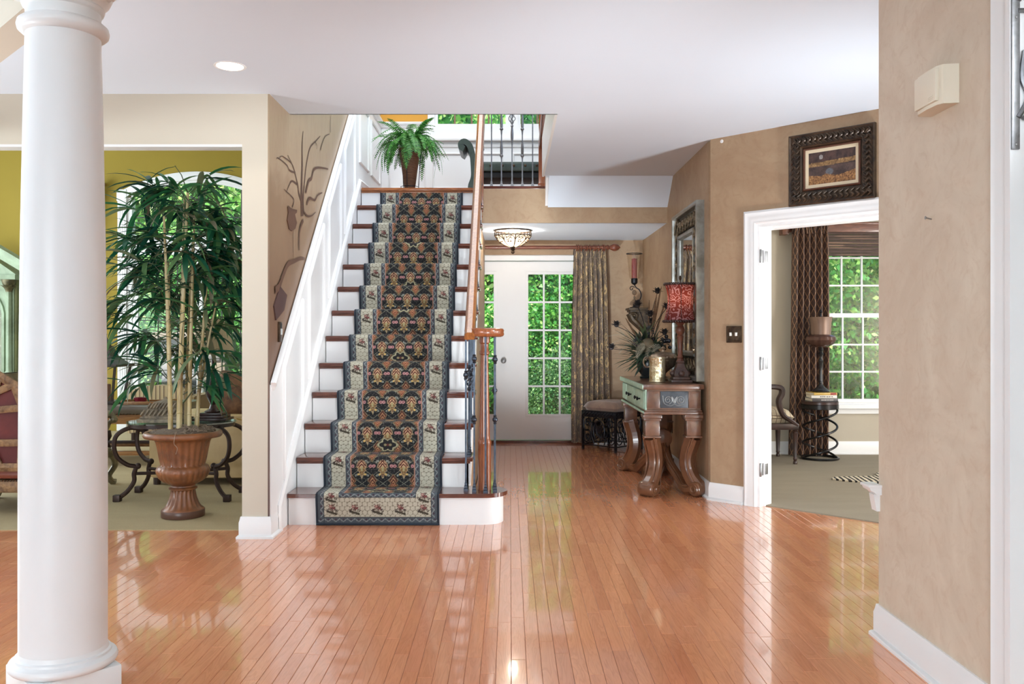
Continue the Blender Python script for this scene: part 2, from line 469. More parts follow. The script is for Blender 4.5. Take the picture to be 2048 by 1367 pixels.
# walls
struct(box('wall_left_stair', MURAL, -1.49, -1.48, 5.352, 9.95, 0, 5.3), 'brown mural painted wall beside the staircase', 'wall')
wf = struct(MB().box(-1.648, -1.49, 5.35, 5.5, 0, 2.73).box(-9.2, -1.648, 5.35, 5.46, 2.42, 2.73).box(-9.2, -1.49, 5.36, 5.5, 2.73, 5.3).build('wall_family', CREAM, smooth=0), 'cream wall and header opening to the family room', 'wall')
box('header_underside', WHITE, -9.2, -1.648, 5.35, 5.46, 2.405, 2.42, wf)
struct(box('wall_family_right', CREAM, -1.6, -1.49, 5.5, 11.3, 0, 5.3), 'cream side wall of the family room backing the staircase', 'wall')
# front wall: entry level, landing level
fr = MB()
fr.box(-.3, 1.54, 9.95, 10.15, 2.16, 2.48); fr.box(1.0, 1.54, 9.95, 10.15, 0, 2.16)
fr.box(-2.0, -.31, 9.95, 10.15, 0, 3.47); fr.box(-.31, -.3, 9.95, 10.15, 0, 3.47)
wfr = struct(fr.build('wall_front', TAN, smooth=0), 'tan plaster wall around the front doors', 'wall')
up = MB().box(-1.6, -.93, 9.95, 10.15, 2.6, 5.3).box(-.93, 1.7, 9.95, 10.15, 4.9, 5.3).box(1.55, 1.7, 9.95, 10.15, 2.6, 4.9).box(-.93, 1.6, 9.95, 10.15, 2.5, 3.47)
struct(up.build('wall_landing', OCHRE, smooth=0), 'ochre wall above the white panelling of the landing', 'wall')
wm = struct(box('wall_mirror', TAN, 1.52, 1.66, 6.66, 10.1, 0, 2.73), 'tan plaster wall behind the carved mirror', 'wall')
box('upper_wall', CREAM, 1.52, 1.66, 8.0, 10.1, 2.73, 5.3, wm)
# slanted den wall, local frame: x along, y into the den
wd = MB().box(0, .39, 0, .145, 0, 2.73).box(.39, 2.0, 0, .145, 2.05, 2.73).box(2.0, 2.7, 0, .145, 0, 2.73)
struct(wd.build('wall_den', TAN, loc=C1, rot=(0, 0, A45), smooth=0), 'tan plaster slanted wall with the den doorway', 'wall')
struct(MB().box(1.53, 1.66, 2.64, 3.61, 0, 2.73).build('wall_right', BEIGE, smooth=0), 'pale mottled plaster wall stub nearest the camera', 'wall')
struct(MB().box(1.66, 6.1, 9.06, 9.2, 0, .54).box(1.66, 3.2, 9.06, 9.2, .54, 2.4).box(4.17, 6.1, 9.06, 9.2, .54, 2.4).box(1.66, 6.1, 9.06, 9.2, 2.4, 2.73)
       .box(1.66, 1.68, 6.9, 9.06, 0, 2.73).build('wall_den_back', DENWALL, smooth=0), 'greige den wall around the window', 'wall')
struct(MB().box(5.9, 6.05, -4, 9.1, 0, 2.73).box(3.4, 5.9, 4.6, 4.72, 0, 2.73).box(1.66, 1.76, -11.2, 2.5, 0, 2.73).build('wall_right_outer', DENWALL, smooth=0), 'plain outer wall beyond the den', 'wall')
struct(MB().box(-9.2, 1.7, -11.3, -11.2, 0, 5.3).box(-9.3, -9.2, -11.2, 5.4, 0, 5.3).build('wall_rear', CREAM, smooth=0), 'plain cream walls behind the camera', 'wall')
# family room back wall with an arched opening and a second window
fw = MB()
fw.box(-8.1, -6.05, 11.3, 11.45, 0, 4.1); fw.box(-6.05, -5.32, 11.3, 11.45, 0, .25); fw.box(-6.05, -5.32, 11.3, 11.45, 2.62, 4.1); fw.box(-5.32, -4.98, 11.3, 11.45, 0, 4.1)
fw.box(-3.14, -1.48, 11.3, 11.45, 0, 4.1)
def arch(x0, x1, zs, rise, n=18):
    h = (x1 - x0) / 2; cx = (x0 + x1) / 2; r = (h * h + rise * rise) / (2 * rise)
    a = math.asin(h / r)
    return [(cx + r * sin(-a + 2 * a * i / n), zs + rise - r + r * cos(-a + 2 * a * i / n)) for i in range(n + 1)]
ar = arch(-4.98, -3.14, 3.03, .23)
for (xa, za), (xb, zb) in zip(ar, ar[1:]): fw.prism([(xa, za), (xb, zb), (xb, 4.1), (xa, 4.1)], 'y', 11.3, 11.45)
fw.box(-8.2, -8.1, 5.4, 11.4, 0, 4.1)
struct(fw.build('wall_family_back', OLIVE, smooth=0), 'olive gold wall around the arched window of the family room', 'wall')

tag(MB().box(-8.08, -1.66, 5.56, 11.28, -.06, .006).build('carpet', FAMCARPET, smooth=0), 'tan wall-to-wall carpet of the family room behind the column', 'carpet')
u45, v45 = Vector((.7071, -.7071, 0)), Vector((.7071, .7071, 0))
pa, pb, pc = C1 + u45 * .392 + v45 * .07, C1 + u45 * 1.998 + v45 * .07, C1 + u45 * 2.6 + v45 * .15
pd = C1 + u45 * .392 + v45 * .15; pe = C1 + u45 * .1 + v45 * .15; pb2 = C1 + u45 * 1.998 + v45 * .15
tag(MB().prism([(pa.x, pa.y), (pb.x, pb.y), (pb2.x, pb2.y), (pc.x, pc.y), (5.88, pc.y), (5.88, 9.05), (1.69, 9.05), (1.69, 6.96), (pe.x + .06, pe.y + .1), (pd.x, pd.y)], 'z', -.06, .008)
    .build('carpet', DENCARPET, smooth=0), 'taupe carpet of the den beyond the slanted doorway', 'carpet')

# ---------------------------------------------------------------- trims
BASE = [(0, 0), (.03, 0), (.03, .012), (.022, .02), (.016, .022), (.016, .098), (.012, .112), (.008, .133), (0, .133)]
BASEN = [(-a, b) for a, b in BASE]
def baseboard(name, path, label, flip=False):
    return struct(MB().sweep(path, BASEN if flip else BASE, (0, 0, 1)).build(name, WHITE), label, 'baseboard')
e45 = C1 + u45 * .285
baseboard('baseboard_mirror', [(e45.x, e45.y, 0), (C1.x, C1.y, 0), (1.52, 9.95, 0), (1.02, 9.95, 0)], 'white baseboard under the mirror wall and slanted wall')
baseboard('baseboard_right', [(1.53, 2.74, 0), (1.53, 3.61, 0), (1.64, 3.61, 0)], 'white baseboard of the wall stub nearest the camera')
baseboard('baseboard_pillar', [(-1.48, 5.56, 0), (-1.48, 5.35, 0), (-1.648, 5.35, 0), (-1.648, 5.54, 0)], 'white baseboard around the cream pillar at the stair foot')
baseboard('baseboard_den', [(5.8, 9.06, .008), (1.69, 9.06, .008)], 'white baseboard below the den window')

CAS = [(0, 0), (0, .012), (.012, .02), (.03, .016), (.05, .022), (.07, .018), (.085, .024), (.1, .016), (.1, 0)]
# den doorway casing and jamb (local frame of the slanted wall)
dd = struct(MB().sweep([(.39, 0, 0), (.39, 0, 2.05), (2.0, 0, 2.05), (2.0, 0, 0)], CAS, (0, -1, 0)).build('trim_1', WHITE, loc=C1, rot=(0, 0, A45)), 'white moulded casing around the den doorway', 'door trim')
jm = MB().box(.39, .41, 0, .15, 0, 2.05).box(1.98, 2.0, 0, .15, 0, 2.05).box(.41, 1.98, 0, .15, 2.03, 2.05).box(.41, .422, .055, .15, 0, 2.03).box(.422, 1.98, .055, .15, 2.018, 2.03)
jb = jm.build('jamb', WHITE, dd)
for z in (1.82, 1.04, .27):
    h = MB().box(.41, .414, .012, .052, z - .045, z + .045, .001).lathe([(.006, -.05), (.008, -.045), (.008, .045), (.006, .05)], (.418, .004, z), 10)
    h.box(.4215, .4245, .058, .1, z - .04, z + .04, .001)
    h.build('hinge', NICKEL, dd)
# cased opening at the right edge
t2 = struct(MB().sweep([(1.53, 2.632, 0), (1.53, 2.632, 2.73)], [(0, 0), (0, .01), (.012, .02), (.03, .016), (.05, .022), (.075, .018), (.095, .024), (.105, .012), (.105, 0)], (-1, 0, 0)).build('trim_2', WHITE), 'white fluted casing at the right edge of the wall stub', 'door trim')
box('jamb', WHITE, 1.501, 1.78, 2.612, 2.64, 0, 2.73, t2)

# 45 degree entablature over the column
bm_ = MB().box(-4.6, 2.2, -.064, .064, 2.45, 2.75)
struct(bm_.build('trim_3', CREAM, loc=(-1.58, 3.08, 0), rot=(0, 0, R(-45)), smooth=0), 'beige dropped beam running diagonally above the white column', 'beam')

# ---------------------------------------------------------------- windows and doors
def lights(parent, x0, x1, z0, z1, y, xs, zs, mw, mat, th=.025, pane=True):
    """muntin bars at xs / zs and one pane per cell, all separate parts"""
    for x in xs: MB().box(x - mw / 2, x + mw / 2, y - th / 2, y + th / 2, z0, z1, .003).build('muntin', mat, parent, smooth=0)
    for z in zs: MB().box(x0, x1, y - th / 2 + .001, y + th / 2 - .001, z - mw / 2, z + mw / 2, .003).build('muntin', mat, parent, smooth=0)
    if pane:
        X = [x0] + list(xs) + [x1]; Z = [z0] + list(zs) + [z1]
        for a, b in zip(X, X[1:]):
            for c, d in zip(Z, Z[1:]): box('pane', GLASS, a, b, y - .002, y + .002, c, d, parent, smooth=0)

def door_leaf(name, label, x0, x1, gx0, gx1, knob=None):
    z0, z1, y = .035, 2.095, 10.08
    g0, g1 = .33, 1.95
    m = MB().box(x0, gx0, y - .022, y + .022, z0, z1).box(gx1, x1, y - .022, y + .022, z0, z1).box(gx0, gx1, y - .022, y + .022, z0, g0).box(gx0, gx1, y - .022, y + .022, g1, z1)
    d = struct(m.build(name, WHITE, smooth=0), label, 'door')
    MB().sweep([(gx0, y - .022, g0), (gx1, y - .022, g0), (gx1, y - .022, g1), (gx0, y - .022, g1)], [(-.03, 0), (-.03, .006), (-.012, .012), (.004, .01), (.004, 0)], (0, -1, 0), closed=True).build('glazing_frame', WHITE, d)
    n = 3; w = (gx1 - gx0) / n; h = (g1 - g0) / 5
    lights(d, gx0, gx1, g0, g1, y, [gx0 + w * i for i in (1, 2)], [g0 + h * i for i in (1, 2, 3, 4)], .022, WHITE)
    if knob:
        k = MB().lathe([(.03, 0), (.032, .006), (.012, .012), (.011, .035), (.024, .045), (.03, .06), (.024, .074), (.004, .08)], n=16, M=Matrix.Translation((knob, y - .022, .95)) @ Matrix.Rotation(R(90), 4, 'X'))
        k.build('knob', NICKEL, d)
    return d
door_leaf('door_1', 'white front door leaf half hidden by the patterned curtain', .006, .96, .207, .76)
door_leaf('door_2', 'white front door leaf with a knob behind the newel post', -.95, .004, -.75, -.185, knob=-.075)
t5 = struct(MB().sweep([(-.3, 9.95, 2.1), (1.0, 9.95, 2.1)], [(0, 0), (0, .015), (.05, .02), (.06, .012), (.06, 0)], (0, -1, 0)).box(-1.0, 1.0, 9.96, 10.14, 2.1, 2.16).box(.965, 1.0, 9.96, 10.14, 0, 2.1)
            .build('trim_4', WHITE, smooth=0), 'white head casing above the front doors', 'door trim')
box('threshold', TREADWOOD, -.3, 1.0, 10.02, 10.15, -.01, .03, t5, .004)
box('astragal', WHITE, -.012, .018, 10.05, 10.06, .035, 2.095, t5)

def sash_window(name, label, x0, x1, z0, zm, z1, y, cols, rows, casing=.09):
    o = struct(MB().sweep([(x0, y - .0, z0), (x1, y, z0), (x1, y, z1), (x0, y, z1)], [(0, 0), (0, .02), (-.03, .024), (-casing, .014), (-casing, 0)], (0, -1, 0), closed=True).build(name, WHITE), label, 'window')
    for a, b, yy in ((zm, z1, y + .07), (z0, zm + .03, y + .04)):
        s = MB().box(x0, x0 + .04, yy - .018, yy + .018, a, b).box(x1 - .04, x1, yy - .018, yy + .018, a, b).box(x0 + .04, x1 - .04, yy - .018, yy + .018, a, a + .04).box(x0 + .04, x1 - .04, yy - .018, yy + .018, b - .035, b)
        sa = s.build('sash', WHITE, o, smooth=0)
        xa, xb, za, zb = x0 + .04, x1 - .04, a + .04, b - .035
        lights(sa, xa, xb, za, zb, yy, [xa + (xb - xa) * i / cols for i in range(1, cols)], [za + (zb - za) * i / rows for i in range(1, rows)], .018, WHITE)
    return o
w3 = sash_window('window_3', 'white divided sash window of the den with tree leaves outside', 3.225, 4.15, .54, 1.435, 2.38, 9.06, 4, 3, .03)
MB().box(3.05, 4.3, 8.98, 9.06, .485, .53, .006).box(3.12, 4.25, 9.035, 9.06, .43, .485).build('window_sill', WHITE, w3, smooth=0)

# landing window: wide unit with brown grilles and a white mullion
w4 = struct(MB().sweep([(-.86, 9.95, 3.5), (1.5, 9.95, 3.5), (1.5, 9.95, 4.85), (-.86, 9.95, 4.85)], [(0, 0), (0, .02), (-.08, .016), (-.08, 0)], (0, -1, 0), closed=True)
            .box(-.93, 1.55, 9.96, 10.1, 3.47, 3.5).box(-.93, -.86, 9.96, 10.1, 3.5, 4.9).box(1.5, 1.55, 9.96, 10.1, 3.5, 4.9).build('window_4', WHITE), 'wide white window above the stair landing', 'window')
for a, b in ((-.86, -.02), (.09, .93), (1.02, 1.5)):
    sa = MB().box(a, a + .03, 10.0, 10.03, 3.5, 4.85).box(b - .03, b, 10.0, 10.03, 3.5, 4.85).box(a, b, 10.0, 10.03, 3.5, 3.53).box(a, b, 10.0, 10.03, 4.8, 4.85).build('sash', WHITE, w4, smooth=0)
    w = (b - a - .06)
    lights(sa, a + .03, b - .03, 3.53, 4.8, 10.015, [a + .03 + w * i / 4 for i in (1, 2, 3)], [4.2], .02, GRILLEWOOD, .015)
MB().box(-.02, .09, 9.98, 10.06, 3.5, 4.85).box(.93, 1.02, 9.98, 10.06, 3.5, 4.85).build('mullion', WHITE, w4, smooth=0)
MB().box(-1.0, 1.55, 9.88, 9.95, 3.455, 3.49, .006).build('window_sill', WHITE, w4)

# arched family-room window over a sliding glass door
y1 = 11.3
op = arch(-4.97, -3.15, 3.03, .225, 20)
w1 = struct(MB().sweep([(x, y1, z) for x, z in op], [(0, 0), (0, .03), (.03, .036), (.09, .03), (.11, .02), (.11, 0)], (0, -1, 0)).build('window_1', WHITE), 'tall arched window over a sliding glass door behind the bamboo palm', 'window')
for x in (-5.03, -3.09):
    m = MB().box(x - .055, x + .055, y1 - .03, y1 + .02, .01, 2.98)
    for k in (-.03, 0, .03): m.box(x + k - .008, x + k + .008, y1 - .036, y1 - .03, .15, 2.95)
    m.box(x - .062, x + .062, y1 - .042, y1, 2.98, 3.13, .004); m.box(x - .062, x + .062, y1 - .042, y1, .01, .18, .004)
    m.build('pilaster_casing', WHITE, w1)
MB().box(-4.97, -3.15, y1 - .02, y1 + .1, 2.4, 2.54).box(-4.97, -4.91, y1 + .0, y1 + .1, .01, 3.03).box(-3.21, -3.15, y1, y1 + .1, .01, 3.03).build('transom_bar', WHITE, w1, smooth=0)
ia = arch(-4.91, -3.21, 3.02, .2, 20)
MB().sweep([(x, y1 + .03, z) for x, z in ia], [(0, 0), (0, .03), (.06, .03), (.06, 0)], (0, -1, 0)).build('arch_frame', WHITE, w1)
gl = MB().prism([(-4.91, 2.54)] + ia + [(-3.21, 2.54)], 'y', y1 + .048, y1 + .052); gl.build('pane', GLASS, w1, smooth=0)
for x in (-4.63, -4.06, -3.5): box('grille_bar', LEADGRID, x - .007, x + .007, y1 + .04, y1 + .06, 2.54, 3.15, w1, smooth=0)
box('grille_bar', LEADGRID, -4.91, -3.21, y1 + .041, y1 + .059, 2.77, 2.784, w1, smooth=0)
for nm, a, b, yy in (('sliding_door', -4.91, -4.0, y1 + .03), ('sliding_door', -4.08, -3.21, y1 + .075)):
    s = MB().box(a, a + .075, yy - .02, yy + .02, .02, 2.4).box(b - .075, b, yy - .02, yy + .02, .02, 2.4).box(a + .075, b - .075, yy - .02, yy + .02, .02, .16).box(a + .075, b - .075, yy - .02, yy + .02, 2.29, 2.4)
    sd = s.build(nm, WHITE, w1, smooth=0)
    xa, xb = a + .075, b - .075
    lights(sd, xa, xb, .16, 2.29, yy, [xa + (xb - xa) * i / 3 for i in (1, 2)], [.16 + 2.13 * i / 5 for i in (1, 2, 3, 4)], .013, LEADGRID, .02)
    if a < -4.5: MB().tube([(a + .037, yy - .02, .86), (a + .037, yy - .06, .9), (a + .037, yy - .06, 1.06), (a + .037, yy - .02, 1.1)], .012, 8).box(a + .02, a + .055, yy - .026, yy - .02, .84, 1.3).build('door_pull', WHITE, sd)

w2 = sash_window('window_2', 'narrow window of the family room mostly hidden by the column', -5.95, -5.42, .35, 1.5, 2.55, 11.3, 2, 2, .1)
# ---------------------------------------------------------------- column
cl = thing('column', 'tall round white column with a ringed capital at the left', 'column', (-1.58, 3.08, 0))
box('plinth', WHITE, -.146, .146, -.146, .146, 0, .085, cl, .006, rot=(0, 0, R(45)))
MB().lathe([(.155, .085), (.168, .088), (.176, .097), (.177, .106), (.172, .116), (.16, .121), (.156, .124), (.155, .132), (.147, .136), (.143, .15)], n=48).build('base', WHITE, cl)
MB().lathe([(.1425, .148), (.1425, .7), (.14, 1.1), (.135, 1.6), (.128, 2.0), (.121, 2.32)], n=64).build('shaft', WHITE, cl)
MB().lathe([(.121, 2.3), (.135, 2.305), (.146, 2.315), (.149, 2.328), (.146, 2.341), (.135, 2.35), (.126, 2.354)], n=48).build('astragal', WHITE, cl)
MB().lathe([(.121, 2.33), (.121, 2.39), (.13, 2.395), (.134, 2.405), (.13, 2.412), (.15, 2.432), (.158, 2.45)], n=48).build('capital', WHITE, cl)
MB().box(-.125, .125, -.125, .125, 2.432, 2.47, .004).box(-.15, .15, -.15, .15, 2.45, 2.5, .004).build('abacus', WHITE, cl, rot=(0, 0, R(45)))

# ---------------------------------------------------------------- staircase
st = thing('staircase', 'white staircase with dark stained treads and a rounded bottom step', 'staircase', (-.86, 5.72, 0), kind='structure')
ox, oy = -.86, 5.72
L0, R0 = -1.458, -.285
def rise_y(k): return NY + .027 + (k - 1) * RUN
for k in range(1, 14):
    y = rise_y(k) - oy
    if k == 1:
        hw = .135; cxr = -.18
        poly = [(L0 - ox, y), (cxr - ox, y)] + [(cxr - ox + hw * cos(a), y + hw + hw * sin(a)) for a in [R(-80 + 160 * i / 14) for i in range(15)]] + [(cxr - ox, y + 2 * hw), (L0 - ox, y + 2 * hw)]
        MB().prism(poly, 'z', 0, RISE - .03).build('riser', WHITE, st)
        hw2 = .162
        poly = [(L0 - ox, y - .027), (cxr - ox, y - .027)] + [(cxr - ox + hw2 * cos(a), y + hw + hw2 * sin(a)) for a in [R(-80 + 160 * i / 14) for i in range(15)]] + [(cxr - ox, y + hw + hw2), (L0 - ox, y + hw + hw2)]
        m = MB().prism(poly, 'z', RISE - .026, RISE - .004)
        sm = [(a * 1, b * 1) for a, b in poly]
        cx_ = sum(a for a, b in poly) / len(poly)
        m.prism([(a, b + .006 if b < y + .1 else b - .006) for a, b in poly], 'z', RISE - .004, RISE)
        m.build('tread', TREADWOOD, st)
    else:
        box('riser', WHITE, L0 - ox, R0 - ox, y, y + .02, (k - 1) * RISE, k * RISE - .03, st, smooth=0)
        if k < 13:
            m = MB().box(L0 - ox, R0 - ox + .03, y - .027, y + RUN + .02, k * RISE - .03, k * RISE, .008)
            m.box(L0 - ox, R0 - ox + .012, y - .012, y + .01, k * RISE - .045, k * RISE - .03, .004)
            m.build('tread', TREADWOOD, st)
yl = rise_y(13) - oy
m = MB().box(L0 - ox, -.24 - ox, yl - .027, yl + .14, 13 * RISE - .032, 13 * RISE, .009).box(L0 - ox, -.25 - ox, yl - .014, yl + .02, 13 * RISE - .05, 13 * RISE - .03, .004)
m.build('landing_nosing', LANDWOOD, st)
# open side: white stringer above, tan wall below
sy = lambda k: rise_y(k) - oy
poly = [(sy(1) + .1, 0)]
for k in range(2, 14): poly += [(sy(k), (k - 1) * RISE - .03), (sy(k), k * RISE - .03)]
poly += [(sy(13), 12 * RISE - .35), (sy(1) + .45, 0)]
MB().prism(poly, 'x', R0 - ox - .02, R0 - ox + .0).build('stringer', WHITE, st, smooth=0)
MB().prism([(sy(1) + .45, 0), (sy(13), 12 * RISE - .35), (sy(13), 2.33), (4.2, 2.33), (4.2, 0)], 'x', R0 - ox - .022, R0 - ox - .004).build('under_stair_panel', TAN, st, smooth=0)
for k in range(2, 13):   # scrolled tread-end brackets
    y, z = sy(k), k * RISE - .03
    MB().prism([(y + .005, z), (y + .2, z), (y + .19, z - .035), (y + .13, z - .05), (y + .1, z - .09), (y + .05, z - .1), (y + .03, z - .15), (y + .005, z - .16)], 'x', R0 - ox, R0 - ox + .012).build('tread_bracket', WHITE, st, smooth=0)

# landing floor
ld = struct(MB().box(-1.48, .365, 8.61, 9.95, 2.5, 2.685).build('floor_landing', LANDWOOD, smooth=0), 'wooden stair landing below the wide window', 'floor')
MB().box(-.26, .39, 8.425, 8.6, 2.655, 2.69, .008).build('landing_nosing', TREADWOOD, ld)
MB().box(-.27, .365, 8.42, 8.5, 2.60, 2.655).box(-.27, .37, 8.412, 8.425, 2.6, 2.612).build('fascia', WHITE, ld, smooth=0)
# edge of the upper floor around the stairwell
ue = struct(MB().box(.3, .32, 5.853, 8.16, 2.73, 3.1).box(-1.48, .32, 5.84, 5.853, 2.73, 3.08).prism([(8.16, 2.72), (8.16, 3.1), (8.4, 3.1), (8.45, 2.69), (8.42, 2.48)], 'x', .34, .365)
            .build('trim_5', WHITE, smooth=0), 'white fascia along the edge of the stairwell opening', 'fascia')

# ---------------------------------------------------------------- wainscot on the stair wall
XW = -1.48
def capz(y): return .953 + .888 * (y - 5.376) if y < 8.42 else 3.656
def skz(y): return min(.207 + .88 * (y - NY) + .085, 2.80)
wp = struct(MB().prism([(5.36, 0), (8.42, 0), (9.95, 0), (9.95, 3.656), (8.42, 3.656), (5.36, capz(5.36))], 'x', XW, XW + .008).build('trim_6', WHITE, smooth=0), 'white wainscot panelling climbing the stair wall', 'wainscot')
CAPS = [(-.05, 0), (-.045, .014), (-.02, .02), (-.012, .03), (0, .034), (.016, .034), (.02, .026), (.02, 0)]
MB().sweep([(XW + .008, 5.362, capz(5.362)), (XW + .008, 8.42, 3.656), (XW + .008, 9.93, 3.656)], CAPS, (1, 0, 0)).build('cap_rail', WHITE, wp)
SK = [(-.05, 0), (-.05, .012), (-.02, .016), (-.008, .022), (.004, .018), (.012, .008), (.012, 0)]
MB().sweep([(XW + .008, 5.52, 0.0), (XW + .008, 5.52, skz(5.52) + .03), (XW + .008, 8.5, skz(8.5)), (XW + .008, 9.93, 2.81)], SK, (1, 0, 0)).build('skirt_moulding', WHITE, wp)
MB().prism([(5.5, 0), (5.5, skz(5.5))] + [(8.5, skz(8.5)), (9.94, 2.81), (9.94, 2.69), (8.6, 2.69), (8.4, 2.2), (6.0, 0)], 'x', XW + .008, XW + .016).build('skirt_board', WHITE, wp, smooth=0)
PM = [(-.022, 0), (-.02, .012), (-.012, .018), (-.004, .012), (0, .008), (0, 0)]
for a, b in ((5.66, 6.14), (6.36, 6.84), (7.06, 7.52), (7.74, 8.2)):
    lo = lambda y: skz(y) + .1
    hi = lambda y: capz(y) - .17
    MB().sweep([(XW + .008, a, lo(a)), (XW + .008, b, lo(b)), (XW + .008, b, hi(b)), (XW + .008, a, hi(a))], PM, (1, 0, 0), closed=True).build('panel_moulding', WHITE, wp)
for a, b in ((8.5, 9.0), (9.2, 9.78)):
    lo_ = [max(2.95, skz(a) + .12)] * 2
    MB().sweep([(XW + .008, a, lo_[0]), (XW + .008, b, lo_[1]), (XW + .008, b, 3.5), (XW + .008, a, 3.5)], PM, (1, 0, 0), closed=True).build('panel_moulding', WHITE, wp)
wb = struct(MB().box(-1.47, 1.52, 9.935, 9.95, 2.69, 3.656).build('trim_7', WHITE, smooth=0), 'white wainscot below the landing window', 'wainscot')
MB().sweep([(-1.47, 9.935, 3.656), (-.95, 9.935, 3.656)], CAPS, (0, -1, 0)).build('cap_rail', WHITE, wb)
MB().sweep([(-1.0, 9.935, 3.42), (1.5, 9.935, 3.42)], [(-.04, 0), (-.03, .014), (0, .018), (0, 0)], (0, -1, 0)).build('cap_rail', WHITE, wb)
MB().sweep([(-1.47, 9.935, 2.8), (1.5, 9.935, 2.8)], [(-.11, 0), (-.11, .012), (0, .014), (.012, 0)], (0, -1, 0)).build('skirt_board', WHITE, wb)
for a, b in ((-1.36, -.98), (-.86, -.1), (.05, .42), (.55, 1.4)):
    MB().sweep([(a, 9.935, 2.93), (b, 9.935, 2.93), (b, 9.935, 3.3), (a, 9.935, 3.3)], PM, (0, -1, 0), closed=True).build('panel_moulding', WHITE, wb)

# ---------------------------------------------------------------- mural painted on the stair wall (flat paint)
mu = tag(bpy.data.objects.new('mural', None), 'brown painted mural of bare trees and a hanging pot on the stair wall', 'mural'); COL.objects.link(mu); mu.location = (-1.479, 6.3, 1.8)
def mw(x, y):
    Y = 1.4795 * 1740 / (1020 - x); return (Y - 6.3, 1.25 - (y - 669) / 1740 * Y - 1.8)
STK = [0]
def stroke(pts, w0, w1, name='painted_branch', mat=None, fill=False):
    P2 = [mw(*p) for p in pts]; STK[0] += .0004; sx_ = .0008 + STK[0]
    if fill: m = MB(); m.prism(P2, 'x', -.0002, sx_); return m.build(name, mat or MURAL_INK, mu, smooth=0)
    c = bez([(0, a, b) for a, b in P2], 6); m = MB(); vs = []; fs = []
    for i, p in enumerate(c):
        t = (c[min(i + 1, len(c) - 1)] - c[max(i - 1, 0)]).normalized(); w = w0 + (w1 - w0) * i / (len(c) - 1)
        q = Vector((0, -t.z, t.y)) * w / 2
        vs += [p + q + Vector((sx_, 0, 0)), p - q + Vector((sx_, 0, 0))]
    for i in range(len(c) - 1): fs.append((2 * i, 2 * i + 1, 2 * i + 3, 2 * i + 2))
    m.add(vs, fs); return m.build(name, mat or MURAL_INK, mu, smooth=0)
stroke([(604, 432), (603, 405), (603, 370), (604, 330), (604, 290), (606, 262)], .075, .012, 'painted_trunk')
stroke([(608, 428), (606, 400), (609, 360), (613, 325), (620, 295), (632, 281), (640, 272)], .03, .008)
stroke([(603, 405), (597, 385), (595, 370), (588, 340), (582, 325), (575, 310)], .03, .006)
stroke([(593, 368), (583, 362), (577, 372), (572, 384)], .018, .006)
stroke([(590, 345), (578, 340), (573, 330), (556, 316), (552, 318)], .014, .005)
stroke([(582, 325), (570, 316), (562, 312), (556, 318)], .01, .004)
stroke([(584, 414), (587, 400), (580, 390), (572, 383), (568, 378)], .014, .004)
stroke([(630, 284), (633, 292), (632, 298)], .01, .004)
stroke([(640, 300), (644, 285), (650, 272), (658, 268)], .014, .005)
stroke([(660, 265), (660, 240), (661, 230)], .014, .006)
stroke([(608, 425), (614, 432), (622, 431), (630, 424)], .02, .006)
stroke([(610, 385), (616, 362), (622, 356), (626, 340), (634, 335), (646, 336), (655, 338)], .03, .012, 'painted_hill', MURAL_WASH)
stroke([(612, 408), (618, 396), (628, 400), (634, 390), (643, 385)], .026, .01, 'painted_hill', MURAL_WASH)
stroke([(605, 440), (600, 452), (597, 470), (597, 500)], .03, .02, 'painted_hill', MURAL_WASH)
stroke([(574, 413), (580, 418), (591, 420), (592, 425), (588, 428), (592, 445), (589, 457), (582, 462), (577, 458), (573, 440), (575, 425)], 0, 0, 'painted_pot', MURAL_WASH, True)
stroke([(574, 413), (582, 419), (592, 421)], .02, .012)
stroke([(586, 462), (586, 490), (587, 520)], .012, .006, 'painted_trickle', plain('mural_pale_paint', lin(150, 130, 108), .5))
stroke([(548, 580), (556, 572), (566, 545), (574, 528), (586, 522), (600, 516), (608, 518)], .05, .02, 'painted_hill', MURAL_WASH)
stroke([(546, 612), (558, 572), (572, 590), (566, 620), (550, 640)], 0, 0, 'painted_rock', plain('mural_rock_paint', lin(80, 56, 52), .5, var=.2), True)

# wall control with a screen on the mural wall
tp = thing('thermostat', 'small dark wall control plate on the mural above the stair panelling', 'thermostat', (-1.48, 5.575, 1.268))
box('plate', BRONZE, 0, .012, -.035, .035, -.065, .065, tp, .003)
box('toggle', plain('toggle_plastic', lin(200, 205, 205), .3), .012, .02, -.01, .01, -.018, .02, tp, .002)
box('screen', plain('screen_dark', lin(40, 46, 50), .15), .012, .014, -.022, .022, .025, .055, tp)

# ---------------------------------------------------------------- stair railing
rl = thing('stair_railing', 'oak handrail with wrought iron balusters and a turned newel', 'railing', (-.172, 5.87, RISE))
rx, ry, rz_ = -.172, 5.87, RISE
RLW = [(-.036, -.012), (-.03, .018), (-.016, .032), (.016, .032), (.03, .018), (.036, -.012), (.03, -.026), (-.03, -.026)]
def railz(y): return 1.262 + .88 * (y - 5.80)
pts = [(-.268 - rx, 5.755 - ry, railz(5.78) - rz_ - .006), (-.268 - rx, 5.83 - ry, railz(5.83) - rz_), (-.268 - rx, 8.46 - ry, railz(8.46) - rz_)]
MB().sweep(pts, [(b, a) for a, b in RLW], (1, 0, 0)).build('handrail', RAILWOOD, rl)
MB().lathe([(.112, 1.028), (.128, 1.034), (.135, 1.046), (.131, 1.058), (.134, 1.072), (.128, 1.083), (.11, 1.088), (.03, 1.09)], (-.002, 0, 0), 40).build('rail_cap', NEWEL, rl)
nw = MB().lathe([(.044, 0), (.044, .3), (.046, .31), (.046, .325), (.038, .34), (.036, .36), (.026, .9), (.026, .905), (.034, .915), (.034, .93), (.028, .94), (.028, .98), (.036, .99), (.036, 1.03)], n=24)
nw.build('newel_post', NEWEL, rl)
